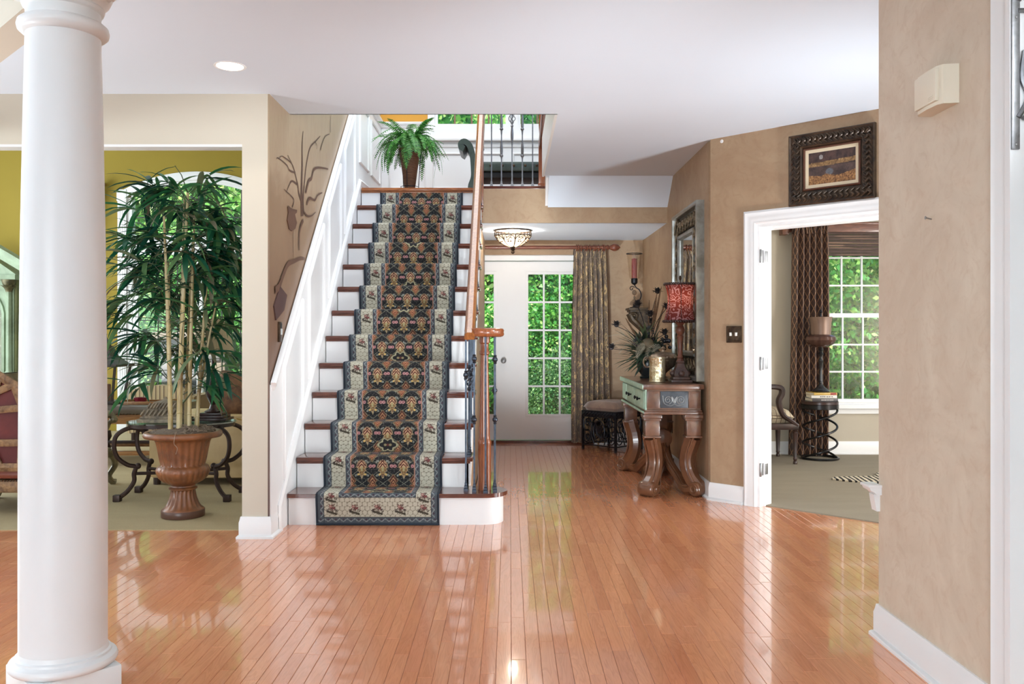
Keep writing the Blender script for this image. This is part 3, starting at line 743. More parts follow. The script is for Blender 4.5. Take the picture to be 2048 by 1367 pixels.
ln = MB().box(-.318, -.256, 8.40, 8.46, 2.44, 3.05, .006).lathe([(.022, 3.05), (.036, 3.06), (.036, 3.075), (.024, 3.09), (.03, 3.2), (.024, 3.6), (.03, 3.75)], (-.287, 8.43, 0), 16).lathe([(.002, 2.34), (.024, 2.36), (.034, 2.39), (.024, 2.42), (.036, 2.44)], (-.287, 8.43, 0), 16)
ln.v = [(a - rx, b - ry, c - rz_) for a, b, c in ln.v]
ln.build('newel_post', NEWEL, rl)
KN = [(.0075, -.03), (.012, -.024), (.009, -.018), (.018, -.006), (.018, .006), (.009, .018), (.012, .024), (.0075, .03)]
SHOE = [(.02, 0), (.02, .012), (.016, .018), (.016, .03), (.012, .036), (.012, .05), (.008, .054)]
def baluster(par, x, y, z0, z1, knots=(), basket=None, mat=None, swell=()):
    mat = mat or IRONBLUE
    m = MB().tube([(0, 0, 0), (0, 0, z1 - z0)], .0085, 4)
    for zz, h in swell:
        m.lathe([(.006, zz - h), (.014, zz - h * .2), (.014, zz + h * .2), (.006, zz + h)], n=8)
    b = m.build('baluster', mat, par, loc=(x, y, z0))
    MB().lathe(SHOE, n=4).build('shoe', mat, b, rot=(0, 0, R(45)), smooth=0)
    for k in knots: MB().lathe(KN, (0, 0, k - z0), 12).build('knuckle', mat, b)
    if basket:
        q = MB(); zc = basket - z0
        for j in range(4):
            q.tube([(.032 * sin(pi * t / 14) * cos(pi / 2 * j + 3.4 * t / 14), .032 * sin(pi * t / 14) * sin(pi / 2 * j + 3.4 * t / 14), zc - .06 + .12 * t / 14) for t in range(15)], .004, 5)
        q.lathe([(.008, zc - .09), (.014, zc - .075), (.008, zc - .06)], n=8).lathe([(.008, zc + .06), (.014, zc + .075), (.008, zc + .09)], n=8)
        q.build('basket', mat, b)
    return b
zt = 1.03
for x, y, kn in ((-.296, 5.835, (.98,)), (-.238, 5.79, (.685, 1.09)), (-.162, 5.765, ()), (-.1, 5.80, (.685, 1.085)), (-.105, 5.945, (.87,))):
    baluster(rl, x - rx, y - ry, 0, zt + (.0 if x > -.28 else .03), [k - RISE for k in kn])
i = 0
for k in range(2, 13):
    for f in (.04, .155):
        y = NY + (k - 1) * RUN + f
        if y > 8.4 or railz(y) > 3.5: continue
        z0 = k * RISE - rz_; z1 = railz(y) - .02 - rz_
        kind = i % 4; h = z1 - z0
        baluster(rl, -.281 - rx, y - ry, z0, z1, [z0 + h * .5] if kind == 1 else [z0 + h * .36, z0 + h * .72] if kind == 3 else [], z0 + h * .55 if kind == 0 else None)
        i += 1
# guard rail of the landing
gr = thing('landing_railing', 'pewter baluster railing at the front edge of the landing', 'railing', (.05, 8.47, 2.69))
for j, x in enumerate((-.18, -.083, .02, .12, .22)):
    baluster(gr, x - .05, 0, 0, .96, [], .42 + .245 if j == 2 else None, PEWTER, [] if j in (0, 4) else [(.36, .1), (.62, .12)] if j != 2 else [(.5, .1), (.82, .1)])
    if j in (1, 3):
        for zz in (.30, .56): MB().lathe([(.008, -.016), (.017, -.004), (.017, .004), (.008, .016)], (x - .05, 0, zz), 10).build('knuckle', PEWTER, gr)
MB().sweep([(-.3, 0, .98), (.25, 0, .98)], RLW, (0, 0, 1)).build('handrail', NEWEL, gr)
MB().box(.228, .29, -.03, .03, 0, .42, .005).box(.222, .296, -.036, .036, 0, .03, .004).lathe([(.022, .42), (.034, .43), (.034, .445), (.022, .46), (.03, .6), (.022, .98)], (.259, 0, 0), 14).build('newel_post', NEWEL, gr)
MB().sweep([(.262, -.02, .40), (.262, -1.25, .62)], [(b, a) for a, b in RLW], (1, 0, 0)).build('shoe_rail', NEWEL, gr)

# ---------------------------------------------------------------- stair runner: one carpet, woven pattern as colour on a fine grid
def runner():
    path = [(rise_y(1) - .012, .004)]
    for k in range(1, 14):
        yr, yn, z = rise_y(k), NY + (k - 1) * RUN, k * RISE
        if k == 13:
            path.append((yr - .013, z - .034)); break
        for a in (180, 150, 120, 90):
            path.append((yn + .012 + .022 * cos(R(a)), z - .012 + .022 * sin(R(a))))
        path.append((rise_y(k + 1) - .026, z + .01)); path.append((rise_y(k + 1) - .014, z + .02))
    p = np.array(path); d = np.r_[0, np.cumsum(np.hypot(*np.diff(p, axis=0).T))]
    Ltot = d[-1]; n = int(Ltot / .0042); sarr = np.linspace(0, Ltot, n)
    yy, zz = np.interp(sarr, d, p[:, 0]), np.interp(sarr, d, p[:, 1])
    m = 200; x = np.linspace(-.4, .4, m)
    X, Sg = np.meshgrid(x, sarr)
    co = np.stack([X, np.repeat(yy[:, None], m, 1) - oy, np.repeat(zz[:, None], m, 1)], -1).reshape(-1, 3)
    idx = np.arange(n * m).reshape(n, m)
    q = np.stack([idx[:-1, :-1], idx[:-1, 1:], idx[1:, 1:], idx[1:, :-1]], -1).reshape(-1, 4)
    me = bpy.data.meshes.new('stair_runner')
    me.vertices.add(n * m); me.vertices.foreach_set('co', co.astype('f').ravel())
    me.loops.add(q.size); me.loops.foreach_set('vertex_index', q.astype('i').ravel())
    me.polygons.add(len(q)); me.polygons.foreach_set('loop_start', np.arange(0, q.size, 4, dtype='i')); me.polygons.foreach_set('loop_total', np.full(len(q), 4, dtype='i'))
    # ---- woven design
    c = lambda r, g, b: np.array(lin(r, g, b)[:3])
    C = np.zeros((n, m, 3)); C[:] = c(24, 24, 28)
    A = np.abs(X)
    def put(mask, col): C[mask] = col
    def hexcell(u, v, s):
        a1 = np.stack([np.mod(u, s) - s / 2, np.mod(v, s * 1.732) - s * .866]); a2 = np.stack([np.mod(u + s / 2, s) - s / 2, np.mod(v + s * .866, s * 1.732) - s * .866])
        return np.minimum(np.hypot(*a1), np.hypot(*a2)) / s
    per = .2215
    field = (A < .222) & (Sg > .215)
    # field: dark hexagon lattice, trellis, palmettes, blossoms
    hx = hexcell(X, Sg, .026); put(field & (hx > .5), c(86, 84, 78))
    U = np.mod(X + .0715, .143) - .0715; V = np.mod(Sg - .03, per) - per / 2
    def pal(U, V, flip=1, k=1.0):
        w = V * flip / k; u = np.abs(U) / k
        prof = np.where(w > 0, .036 * np.sqrt(np.clip(1 - (w / .05) ** 2, 0, 1)), .036 * np.clip(1 + w / .085, 0, 1) * (1 + .18 * np.cos(w * 260)))
        inn = prof - u
        put(field & (inn > 0) & (w < .05) & (w > -.085), c(168, 150, 118))
        put(field & (inn > .005) & (w < .046) & (w > -.07), c(84, 42, 36))
        put(field & (inn > .007) & (w < -.004) & (w > -.075), c(146, 116, 74)); put(field & (np.mod(w * 55 + np.abs(U) * 20, 1) < .3) & (inn > .008) & (w < -.01) & (w > -.075), c(92, 66, 44))
        ch = (np.abs(np.mod(u + w * .8, .017) - .0085) < .0028) & (inn > .009) & (w > -.004) & (w < .042); put(field & ch, c(218, 176, 136))
        put(field & ((u / .008) ** 2 + ((w + .012) / .02) ** 2 < 1), c(160, 150, 110))
        put(field & (np.hypot(u - .022, w + .052) < .008), c(206, 172, 104))
    trel = np.abs(np.abs(U) * 1.55 - np.abs(np.mod(V + per / 4, per / 2) - per / 4) * 2) < .0035
    put(field & trel, c(128, 128, 112))
    # small blossoms at half pitch, pink pairs, pale leaves
    U2 = np.mod(X, .143) - .0715
    U2 = np.mod(X + .143, .143) - .0715
    u2 = np.abs(U2); v2 = V
    tri = (.034 - u2 * 1.0 - np.abs(v2 + .088) * .75)
    put(field & (tri > 0), c(146, 122, 88)); put(field & (tri > .004), c(84, 44, 36)); put(field & (np.mod(u2 * 60 + v2 * 40, 1) < .35) & (tri > .01), c(186, 140, 100))
    tri2 = (.036 - u2 - np.abs(v2 - .092) * .7)
    put(field & (tri2 > 0), c(150, 130, 92)); put(field & (tri2 > .004), c(40, 28, 28)); put(field & (tri2 > .009), c(118, 62, 46)); put(field & (np.mod(u2 * 70 - v2 * 50, 1) < .3) & (tri2 > .01), c(176, 134, 92))
    put(field & (np.hypot(u2 - .011, (v2 - .012) * 1.1) < .0125), c(178, 128, 128)); put(field & (np.hypot(u2 - .011, v2 - .012) < .005), c(120, 70, 74))
    for (a, b) in ((.036, .046), (.036, -.05)):
        lf = ((u2 - a) * .8 + (v2 - b) * .5) ** 2 / .012 ** 2 + ((v2 - b) * .8 - (u2 - a) * .5) ** 2 / .006 ** 2
        put(field & (lf < 1), c(150, 156, 146)); put(field & (lf < .25), c(60, 56, 60))
    pal(U, V - .006)
    # medallions on the centre line every third repeat
    V3 = np.mod(Sg - .62, per * 3) - per * 1.5; r3 = np.hypot(X * .9, V3)
    cloud = .046 + .006 * np.cos(6 * np.arctan2(V3, X)) + .012 * (np.abs(X) / .05)
    put(field & (r3 < cloud), c(128, 122, 96)); put(field & (r3 < cloud - .005), c(178, 172, 138)); put(field & (r3 < cloud - .011), c(34, 32, 34)); put(field & (np.hypot(np.abs(X) - .018, V3) < .009), c(150, 136, 100)); put(field & (r3 < .009), c(96, 48, 46))
    # pink inner line and blue guard stripes
    def guard(mask, t, across):
        put(mask, c(72, 80, 86))
        z = np.abs(np.mod(t, .05) - .025) * .8 - across
        put(mask & (np.abs(z) < .0032), c(134, 140, 140)); put(mask & (np.hypot(np.mod(t, .05) - .025, across - .016) < .006), c(66, 44, 58))
    put((A >= .215) & (A < .222) & (Sg > .21), c(164, 122, 104))
    guard((A >= .222) & (A < .252) & (Sg > .19), Sg, A - .222)
    guard((Sg > .185) & (Sg < .215) & (A < .252), X, Sg - .187)
    put((np.abs(A - .252) < .0024) & (Sg > .185), c(40, 40, 50)); put((np.abs(Sg - .185) < .0024) & (A < .252), c(40, 40, 50))
    # cream honeycomb border with posies
    band = ((A >= .254) & (A < .352)) | ((Sg < .183) & (A < .352))
    hb = hexcell(X, Sg + .004, .033); put(band, c(182, 178, 160)); put(band & (hb > .47), c(122, 114, 100))
    def posy(u, v, mask):
        ang = np.arctan2(v, u); r = np.hypot(u, v)
        fl = (r < .034 * (.66 + .2 * np.cos(5 * ang + 40 * r) + .2 * np.cos(9 * ang - 60 * r))) & (np.sin(u * 420) * np.sin(v * 380 + 1) > -.45); put(mask & fl, c(84, 58, 52))
        put(mask & (np.hypot(u + .008, v - .008) < .011), c(132, 84, 80)); put(mask & (np.hypot(u - .012, v + .004) < .009), c(112, 62, 62)); put(mask & (np.hypot(u + .008, v - .008) < .005), c(176, 148, 134))
        lf = (np.abs(v + .034 + .3 * u) < .008) & (np.abs(u) < .034); put(mask & lf, c(64, 58, 46))
        put(mask & (np.hypot(np.abs(u) - .03, v + .02) < .011) & (np.mod(u * 300 + v * 200, 2) < 1.2), c(52, 44, 44))
    vb = np.mod(Sg - .085, per) - per / 2
    for sgn in (1, -1): posy(X - sgn * .303, vb, (A >= .256) & (A < .35) & (np.sign(X) == sgn) & (Sg > .15))
    for k in (-2, -1, 0, 1, 2): posy(X - k * .15, Sg - .115, (Sg < .18) & (Sg > .055))
    guard((A >= .352) & (A < .391), Sg, A - .353); guard((Sg < .05) & (Sg > .012) & (A < .391), X, Sg - .02)
    put(np.abs(A - .352) < .0022, c(44, 46, 54)); put((np.abs(Sg - .052) < .0022) & (A < .352), c(44, 46, 54))
    put((A >= .391) | (Sg < .012), c(30, 34, 44))
    g = np.random.RandomState(4).rand(n, m, 1); C *= .86 + .28 * g
    ca = me.color_attributes.new('Col', 'FLOAT_COLOR', 'POINT')
    ca.data.foreach_set('color', np.concatenate([C, np.ones((n, m, 1))], -1).astype('f').ravel())
    me.update(); me.validate(); me.shade_smooth()
    me.materials.append(vcol('runner_wool', .92, .35, 420))
    xc = -.868
    o = tag(link('stair_runner', me, None, (xc, oy, 0)), 'black and cream floral wool runner down the middle of the stairs', 'carpet')
    for s in (-1, 1):
        MB().tube([(s * .401, yy[i] - oy, zz[i] - .004) for i in range(0, n, 5)], .004, 5).build('binding', plain('runner_binding', lin(38, 48, 60), .95), o)
    MB().tube([(-.4, rise_y(1) - .014 - oy, .008), (.4, rise_y(1) - .014 - oy, .008)], .008, 6).build('binding', bpy.data.materials['runner_binding'], o)
runner()

# ---------------------------------------------------------------- landing: fern in a wicker cone, tufted bench
fv = thing('fern_basket', 'tall wicker cone vase in a wire stand on the landing', 'vase', (-1.02, 8.85, 2.69))
WICK = NT('wicker'); vv_ = WICK.coord('Object'); wv = WICK.n('TexWave', {'Vector': vv_, 'Scale': 26, 'Distortion': 1.5}, bands_direction='Z').outputs[1]
WICK.pbr(WICK.mix(wv, lin(74, 46, 34), lin(128, 88, 62)), .6, 0, WICK.bump(wv, .6))
WICKER = WICK.m
MB().lathe([(.05, .02), (.056, .05), (.075, .2), (.098, .36), (.108, .42), (.112, .43), (.112, .45), (.1, .45), (.09, .42)], n=28).build('cone', WICKER, fv)
MB().lathe([(.107, .4), (.113, .405), (.113, .415), (.107, .42)], n=28).build('rim_band', DARKWOOD, fv)
for a in range(3):
    an = R(120 * a + 20); c_, s_ = cos(an), sin(an)
    MB().tube([(.115 * c_, .115 * s_, .4), (.1 * c_, .1 * s_, .2), (.09 * c_, .09 * s_, .03), (.12 * c_, .12 * s_, 0.004)], .004, 6).build('stand_wire', IRON, fv)
MB().tube([(.093 * cos(R(a)), .093 * sin(R(a)), .06) for a in range(0, 360, 20)], .003, 5, closed=True).build('stand_ring', IRON, fv)
fn = thing('fern', 'lush green boston fern arching out of the wicker cone', 'fern', (-1.02, 8.85, 3.12))
def frond_mesh(L, droop, seed):
    r = random.Random(seed); m = MB(); p = Vector((0, 0, 0)); d = Vector((.5, 0, .86)); pts = [p.copy()]; n = 26
    for i in range(n):
        p = p + d * (L / n); d = (d + Vector((.08, 0, -1)) * droop / n * (1 + i / n)).normalized(); pts.append(p.copy())
    m.tube(pts[::2], [.003 * (1 - .7 * i / (n / 2)) for i in range(len(pts[::2]))], 4)
    for i in range(2, n + 1):
        t = i / n; w = .036 * sin(pi * min(1, .2 + .8 * t)) ** .6 + .004
        tg = (pts[i] - pts[i - 1]).normalized()
        for s in (1, -1):
            side = Vector((0, s, 0)); e = pts[i] + side * w + tg * w * .35 + Vector((0, 0, -w * .25 + r.uniform(-.004, .004)))
            m.add([pts[i] - tg * .007, pts[i] + tg * .007, e + tg * .003, e - tg * .003], [(0, 1, 2, 3)])
    return m.build('frond', FERNLEAF, fn, smooth=0, fixn=False)
fr_ = random.Random(11); protos = []
for i in range(96):
    el = fr_.random()
    if i < 6:
        o = frond_mesh((.34, .42, .48, .54, .4, .4)[i], (1.6, 2.6, 3.3, 3.9, 3.0, 1.1)[i], i); protos.append(o)
    else:
        o = link('frond', protos[fr_.choice((0, 1, 2, 2, 3, 3, 4, 5))].data, fn)
    az = i * 2.399 + fr_.uniform(-.3, .3)
    o.rotation_euler = (fr_.uniform(-.25, .25), fr_.uniform(-.55, .35) if i > 14 else fr_.uniform(-.75, -.2), az)
    o.scale = (fr_.uniform(.85, 1.12),) * 3; o.location = (.03 * cos(az), .03 * sin(az), fr_.uniform(0, .03))

bn = thing('bench', 'dark green tufted bench with a scrolled arm under the landing window', 'bench', (.12, 9.3, 2.69))
GREENLEATHER = plain('dark_green_leather', lin(70, 84, 76), .35, col2=lin(50, 60, 54), vs=6)
SEATSHADOW = plain('seat_shadow_black', lin(22, 22, 22), .6)
sv, sf = [], []
def tuft(u, v):
    z = .375
    for i in range(9):
        for j in range(3):
            d2 = ((u - (-.44 + i * .12 + (.06 if j % 2 else 0))) ** 2 + (v - (-.14 + .14 * j)) ** 2)
            z -= .022 * math.exp(-d2 / .0012)
    return z
NU, NV = 72, 24
for i in range(NU + 1):
    for j in range(NV + 1):
        u, v = -.5 + i / NU * 1.04, -.22 + .44 * j / NV
        sv.append((u, v, tuft(u, v) - .03 * (abs(v) / .22) ** 6))
for i in range(NU):
    for j in range(NV): a = i * (NV + 1) + j; sf.append((a, a + NV + 1, a + NV + 2, a + 1))
MB().add(sv, sf).box(-.5, .54, -.22, .22, .265, .37, .03).build('seat', GREENLEATHER, bn)
bt = MB()
for i in range(9): bt.ball((-.44 + i * .12, -.222, .325), (.014, .008, .014), 8, 6)
bt.build('tuft_buttons', BRONZE, bn)
box('seat_frame', SEATSHADOW, -.48, .52, -.19, .2, .2, .26, bn, .01)  # black band stands in for the shadow under the seat
for s, nm in ((-1, 'arm'), (1, 'arm')):
    x0 = -.5 if s < 0 else .54
    prof = [(0, .02), (.03 * s, .1), (.0, .2), (0, .3), (.01 * s, .42), (.04 * s, .53), (.09 * s, .575), (.13 * s, .56), (.13 * s, .52), (.1 * s, .5)]
    pth = [(x0 + a, 0, b) for a, b in prof]
    MB().sweep(bez(pth, 4), [(-.03, -.22), (-.03, .22), (.03, .22), (.03, -.22)], (0, 1, 0)).build(nm, GREENLEATHER, bn)
for x in (-.47, .5):
    for y in (-.18, .18): MB().tube([(x, y, .14), (x + .01, y, .06), (x - .005, y, 0)], [.03, .022, .026], 8).build('leg', DARKWOOD, bn)
# ---------------------------------------------------------------- entry: flush light, curtain rod, curtain
fl = thing('ceiling_light', 'bronze filigree bowl flush ceiling light in front of the front doors', 'ceiling light', (.03, 9.0, 2.33))
MB().lathe([(.188, 0), (.196, -.006), (.192, -.016), (.188, 0)], n=40, cap=0).build('rim_band', BRONZE, fl)
MB().lathe([(.186, -.052), (.197, -.058), (.186, -.064), (.186, -.052)], n=40, cap=0).build('rim_band', BRONZE, fl)
LGL = NT('lit_alabaster_glass'); e_ = LGL.n('Emission', {0: lin(255, 226, 190), 1: 2.2}); tr_ = LGL.n('BsdfTransparent', {0: (1, .95, .85, 1)}); LGL.t.links.new(LGL.n('MixShader', {0: .55, 1: tr_.outputs[0], 2: e_.outputs[0]}).outputs[0], LGL.out.inputs[0])
MB().lathe([(.181, -.056), (.172, -.075), (.14, -.115), (.09, -.15), (.03, -.172)], n=40, cap=2).build('glass_bowl', LGL.m, fl)
for k in range(28): MB().tube([(.189 * cos(2 * pi * k / 28), .189 * sin(2 * pi * k / 28), z) for z in (-.02, -.056)], .0045, 4).build('collar_bar', BRONZE, fl)
bowl = [(.19, -.06), (.178, -.078), (.145, -.119), (.095, -.154), (.03, -.178)]
def bowlpt(t, a):
    i = min(int(t * 4), 3); f = t * 4 - i; r = bowl[i][0] + (bowl[i + 1][0] - bowl[i][0]) * f; z = bowl[i][1] + (bowl[i + 1][1] - bowl[i][1]) * f
    return (r * cos(a), r * sin(a), z)
for k in range(8):
    a0 = 2 * pi * k / 8 + .15
    MB().tube([bowlpt(t / 8, a0) for t in range(9)], .005, 5).build('rib', BRONZE, fl)
    q = MB().tube([bowlpt(.45 - .42 * sin(pi * t / 10), a0 + 2 * pi / 8 * t / 10) for t in range(11)], .004, 5)
    for s in (0, 1): q.tube([bowlpt(.25 + .07 * sin(2 * pi * t / 12) + .14 * s, a0 + .2 + .38 * t / 12) for t in range(13)], .0028, 4)
    for t, f in ((.32, .3), (.32, .6), (.55, .35), (.55, .6)): q.ball(bowlpt(t, a0 + f * 2 * pi / 8), .008, 6, 4)
    q.build('filigree', BRONZE, fl)
MB().lathe([(.002, -.245), (.014, -.238), (.02, -.225), (.012, -.212), (.026, -.2), (.016, -.19), (.03, -.178), (.03, -.17)], n=16).build('finial', BRONZE, fl)
lamp('POINT', 'entry_bulb', (.03, 9.0, 2.2), 20, (1, .92, .82), radius=.04)

rod = thing('curtain_rod', 'reddish wooden curtain rod with a carved finial above the front doors', 'curtain rod', (.3, 9.82, 2.235))
MB().tube([(-.58, 0, 0), (.79, 0, 0)], .021, 16).build('pole', RODWOOD, rod)
MB().lathe([(.02, 0), (.03, .006), (.03, .02), (.018, .03), (.024, .04), (.042, .075), (.044, .095), (.03, .13), (.004, .155)], n=16, M=Matrix.Translation((.79, 0, 0)) @ Matrix.Rotation(R(90), 4, 'Y')).build('finial', RODWOOD, rod)
for k in range(11):
    x = .44 + k * .0325 + (.012 if k % 3 == 0 else 0)
    MB().tube([(x + .004 * sin(a * .9), .034 * cos(2 * pi * a / 16), .034 * sin(2 * pi * a / 16) - .006) for a in range(16)], .006, 6, closed=True).build('ring', RODWOOD, rod)
MB().box(.74, .77, 0, .13, -.03, .03, .006).build('wall_bracket', RODWOOD, rod)

def drape(name, mat, parent, top, bot, nf, amp, nu=180, nv=50, width=1.4, seed=1, pinch=True, loc=None, yb=0):
    """pleated cloth: top=(x0,x1,z), bot=(x0,x1,z) around y=0"""
    r = random.Random(seed); ph = [r.uniform(0, 6.28) for _ in range(6)]
    m = MB(); uv = []
    for j in range(nv + 1):
        t = j / nv; e = t ** .8
        x0 = top[0] + (bot[0] - top[0]) * e; x1 = top[1] + (bot[1] - top[1]) * e; z = top[2] + (bot[2] - top[2]) * t
        for i in range(nu + 1):
            u = i / nu; a = 2 * pi * nf * u
            A = amp * (.45 + .55 * min(1, t * 5 + .15)) if pinch else amp
            w = sin(a + .5 * sin(3 * u * pi + ph[0]) + .35 * sin(2.2 * t + ph[1] + 5 * u)) + .25 * sin(2 * a + ph[2] + t) * (1 - t * .5)
            x = x0 + (x1 - x0) * u + .35 * A * cos(a + ph[3]) * .5 + .012 * sin(4 * t + 6 * u + ph[4]) * t
            m.v.append((x, A * w + yb * t, z)); uv.append((u * width, -t * (top[2] - bot[2])))
    for j in range(nv):
        for i in range(nu): a = j * (nu + 1) + i; m.f.append((a, a + 1, a + nu + 2, a + nu + 1))
    return m.build(name, mat, parent, smooth=80, fixn=False, uv=uv, loc=loc)

def damask():
    t = NT('damask_fabric'); uv = t.n('TexCoord').outputs['UV']
    v = t.n('Mapping', {0: uv, 3: (6.0, 5.0, 1)}).outputs[0]
    w = t.n('VectorMath', {0: v, 1: t.n('VectorMath', {0: t.n('TexNoise', {'Vector': v, 'Scale': 1.6, 'Detail': 3}).outputs[1], 1: (.9, .9, 0)}, operation='MULTIPLY').outputs[0]}, operation='ADD').outputs[0]
    vo = t.n('TexVoronoi', {'Vector': w, 'Scale': 1.5, 'Randomness': .55}, feature='F1').outputs[0]
    pet = t.math('SINE', t.math('MULTIPLY', vo, 26))
    n = t.noise(w, 6, 4, .6, 2)
    msk = t.math('ADD', t.math('MULTIPLY', t.math('GREATER_THAN', t.math('SUBTRACT', .5, vo), 0), t.math('GREATER_THAN', t.math('ADD', pet, t.math('MULTIPLY', n, 1.5)), .5)), t.math('MULTIPLY', t.math('GREATER_THAN', vo, .5), t.math('GREATER_THAN', n, .6)))
    msk = t.math('MINIMUM', msk, 1)
    th = t.noise(t.n('Mapping', {0: uv, 3: (300, 40, 1)}).outputs[0], 2, 2)
    gold = t.mix(th, lin(182, 154, 110), lin(212, 186, 138))
    col = t.mix(msk, t.mix(th, lin(98, 84, 76), lin(120, 104, 92)), gold)
    return t.pbr(col, .45, 0, t.bump(msk, .15, .002), Sheen_Weight=.2)
DAMASK = damask()
cu = thing('curtain', 'bronze and gold damask curtain hanging beside the front door', 'curtain', (.92, 9.83, 2.2))
drape('panel', DAMASK, cu, (-.20, .16, .0), (-.235, .225, -2.17), 7, .034, width=1.6)
drape('heading', DAMASK, cu, (-.20, .165, .025), (-.2, .16, -.09), 11, .02, nv=6, width=1.6, pinch=False)

# ---------------------------------------------------------------- mirror wall
ml = plain('antique_silver_gilt', lin(168, 154, 128), .3, .75, col2=lin(84, 70, 56), vs=26, bump=.2, bs=60)
GILT = plain('silver_edge', lin(172, 174, 170), .3, .7, col2=lin(124, 122, 114), vs=8)
mi = thing('mirror', 'tall wall mirror in a carved silver gilt frame above the console', 'mirror', (1.52, 7.33, .885))
# local frame: width along y -.53...53, height z 0..1.42, sticking out to -x
MH, MWd = 1.42, .525
rect = lambda a, b: [(0, MWd - a, b), (0, -MWd + a, b), (0, -MWd + a, MH - b), (0, MWd - a, MH - b)]
loop = lambda d: [(0, MWd - d, d), (0, MWd - d, MH - d), (0, -MWd + d, MH - d), (0, -MWd + d, d)]
MB().sweep(loop(0), [(0, .0), (0, .055), (-.0, .062), (-.02, .066), (-.032, .06), (-.036, .045), (-.036, 0)], (-1, 0, 0), closed=True).build('outer_moulding', GILT, mi)
MB().sweep(loop(.19), [(0, .01), (0, .045), (-.012, .052), (-.03, .05), (-.042, .03), (-.042, .01)], (-1, 0, 0), closed=True).build('inner_moulding', GILT, mi)
MB().box(-.02, 0, -MWd + .02, MWd - .02, .02, MH - .02).build('back_board', plain('mirror_back', lin(50, 44, 38), .6), mi, smooth=0)
MB().box(-.024, -.018, -MWd + .2, MWd - .2, .2, MH - .2).build('mirror_glass', plain('mirror_silver', lin(235, 235, 232), .02, 1.0), mi, smooth=0)
cr = random.Random(5)
def scrolls(m, c, s, u, v, nrm):
    """one carved acanthus motif: two spirals with leaves"""
    for sg in (1, -1):
        q = spiral(Vector(c) + Vector(u) * .25 * s * sg, .012 * s / .1, .42 * s, 1.6, 18, Vector(u) * sg, Vector(v), cr.uniform(0, .6))
        m.tube([p + Vector(nrm) * (.012 - .006 * i / 18) for i, p in enumerate(q)], [.05 * s + .05 * s * sin(pi * i / 18) for i in range(19)], 6)
        m.ball(q[0] + Vector(nrm) * .014, .085 * s, 7, 5)
    for k in range(3):
        a = R(50 + 40 * k + cr.uniform(-8, 8)); d = Vector(u) * cos(a) + Vector(v) * sin(a)
        m.blade(Vector(c) + Vector(nrm) * .012, d + Vector(nrm) * .25, nrm, .55 * s, .2 * s, 0, 4, .3)
cv = MB()
zs = np.linspace(.115, MH - .115, 10); ys_ = np.linspace(-MWd + .115, MWd - .115, 8)
for i, z in enumerate(zs):
    for sg in (-1, 1): scrolls(cv, (-.024, sg * (MWd - .115), z), .135, (0, 0, 1), (0, -sg, 0), (-1, 0, 0))
for y in ys_:
    for z, sg in ((.115, 1), (MH - .115, -1)): scrolls(cv, (-.024, y, z), .135, (0, 1, 0), (0, 0, sg), (-1, 0, 0))
o = cv.build('carved_border', ml, mi, smooth=60)

out = thing('outlet', 'bronze wall outlet behind the console table legs', 'outlet', (1.52, 8.16, .39))
box('plate', BRONZE, -.006, 0, -.036, .036, -.058, .058, out, .002)
for z in (-.02, .02): box('socket', plain('socket_black', lin(40, 34, 30), .5), -.009, -.006, -.015, .015, z - .014, z + .014, out, .001)
cd = tag(MB().tube(bez([(1.508, 8.16, .42), (1.46, 8.1, .5), (1.45, 7.98, .58), (1.47, 7.9, .66), (1.5, 7.8, .75)], 6), .003, 6).build('lamp_cord', DARKWOOD), 'thin dark cord running up from the outlet behind the console', 'cord')

corb = thing('wall_corbel', 'dark carved corbel shelf on the wall behind the flower arrangement', 'shelf', (1.52, 9.62, 1.4))
CORB = plain('corbel_bronze', lin(92, 76, 56), .5, .3, col2=lin(48, 40, 34), vs=22, bump=.5, bs=30)
MB().box(-.225, 0, -.15, .15, .12, .145, .006).box(-.21, 0, -.14, .14, .1, .12, .004).build('shelf_top', CORB, corb)
m = MB().prism([(0, -.13), (0, .1), (-.2, .1), (-.185, .06), (-.15, .02), (-.1, -.03), (-.05, -.07), (-.03, -.13)], 'y', -.085, .085)
m.build('bracket_body', CORB, corb)
m = MB()
for k in range(5):
    y = -.09 + .045 * k
    m.tube([(-.2 - .006, y, .08), (-.17, y, .02), (-.1, y * .9, -.05), (-.045, y * .7, -.12)], [.02, .03, .026, .014], 7)
for s in (-1, 1): m.tube(spiral((-.16, s * .1, .05), .01, .045, 1.5, 16, (1, 0, 0), (0, 0, 1)), .012, 6)
m.build('acanthus_carving', CORB, corb)
sc = thing('candle_holder', 'wrought iron scroll candle stand with a glass hurricane and red candle', 'candle holder', (1.375, 9.62, 1.545))
MB().lathe([(.05, 0), (.05, .008), (.02, .014), (.014, .03), (.008, .04)], n=16).build('foot', IRON, sc)
MB().tube(bez([(0, 0, .03), (.05, 0, .075), (.075, 0, .14), (.055, 0, .2), (.02, 0, .225), (0, 0, .26)], 6), .007, 6).build('scroll_stem', IRON, sc)
MB().tube(spiral((-.028, 0, .215), .004, .03, 1.2, 14, (0, 0, 1), (1, 0, 0)), .005, 6).build('curl', IRON, sc)
MB().ball((-.0, 0, .17), (.026, .026, .03), 12, 8).lathe([(.003, .09), (.012, .12), (.004, .14)], n=8).build('glass_drop', plain('crystal_amber', lin(150, 130, 110), .1, .0, Transmission_Weight=.6), sc)
MB().lathe([(.01, .255), (.03, .27), (.036, .28), (.036, .325), (.03, .33)], n=16).build('candle_cup', IRON, sc)
MB().lathe([(.05, .325), (.056, .36), (.066, .45), (.078, .56), (.086, .6)], n=28).build('hurricane', JARGLASS, sc)
MB().tube([(.086 * cos(2 * pi * k / 28), .086 * sin(2 * pi * k / 28), .6) for k in range(28)], .005, 6, closed=True).build('hurricane_rim', IRON, sc)
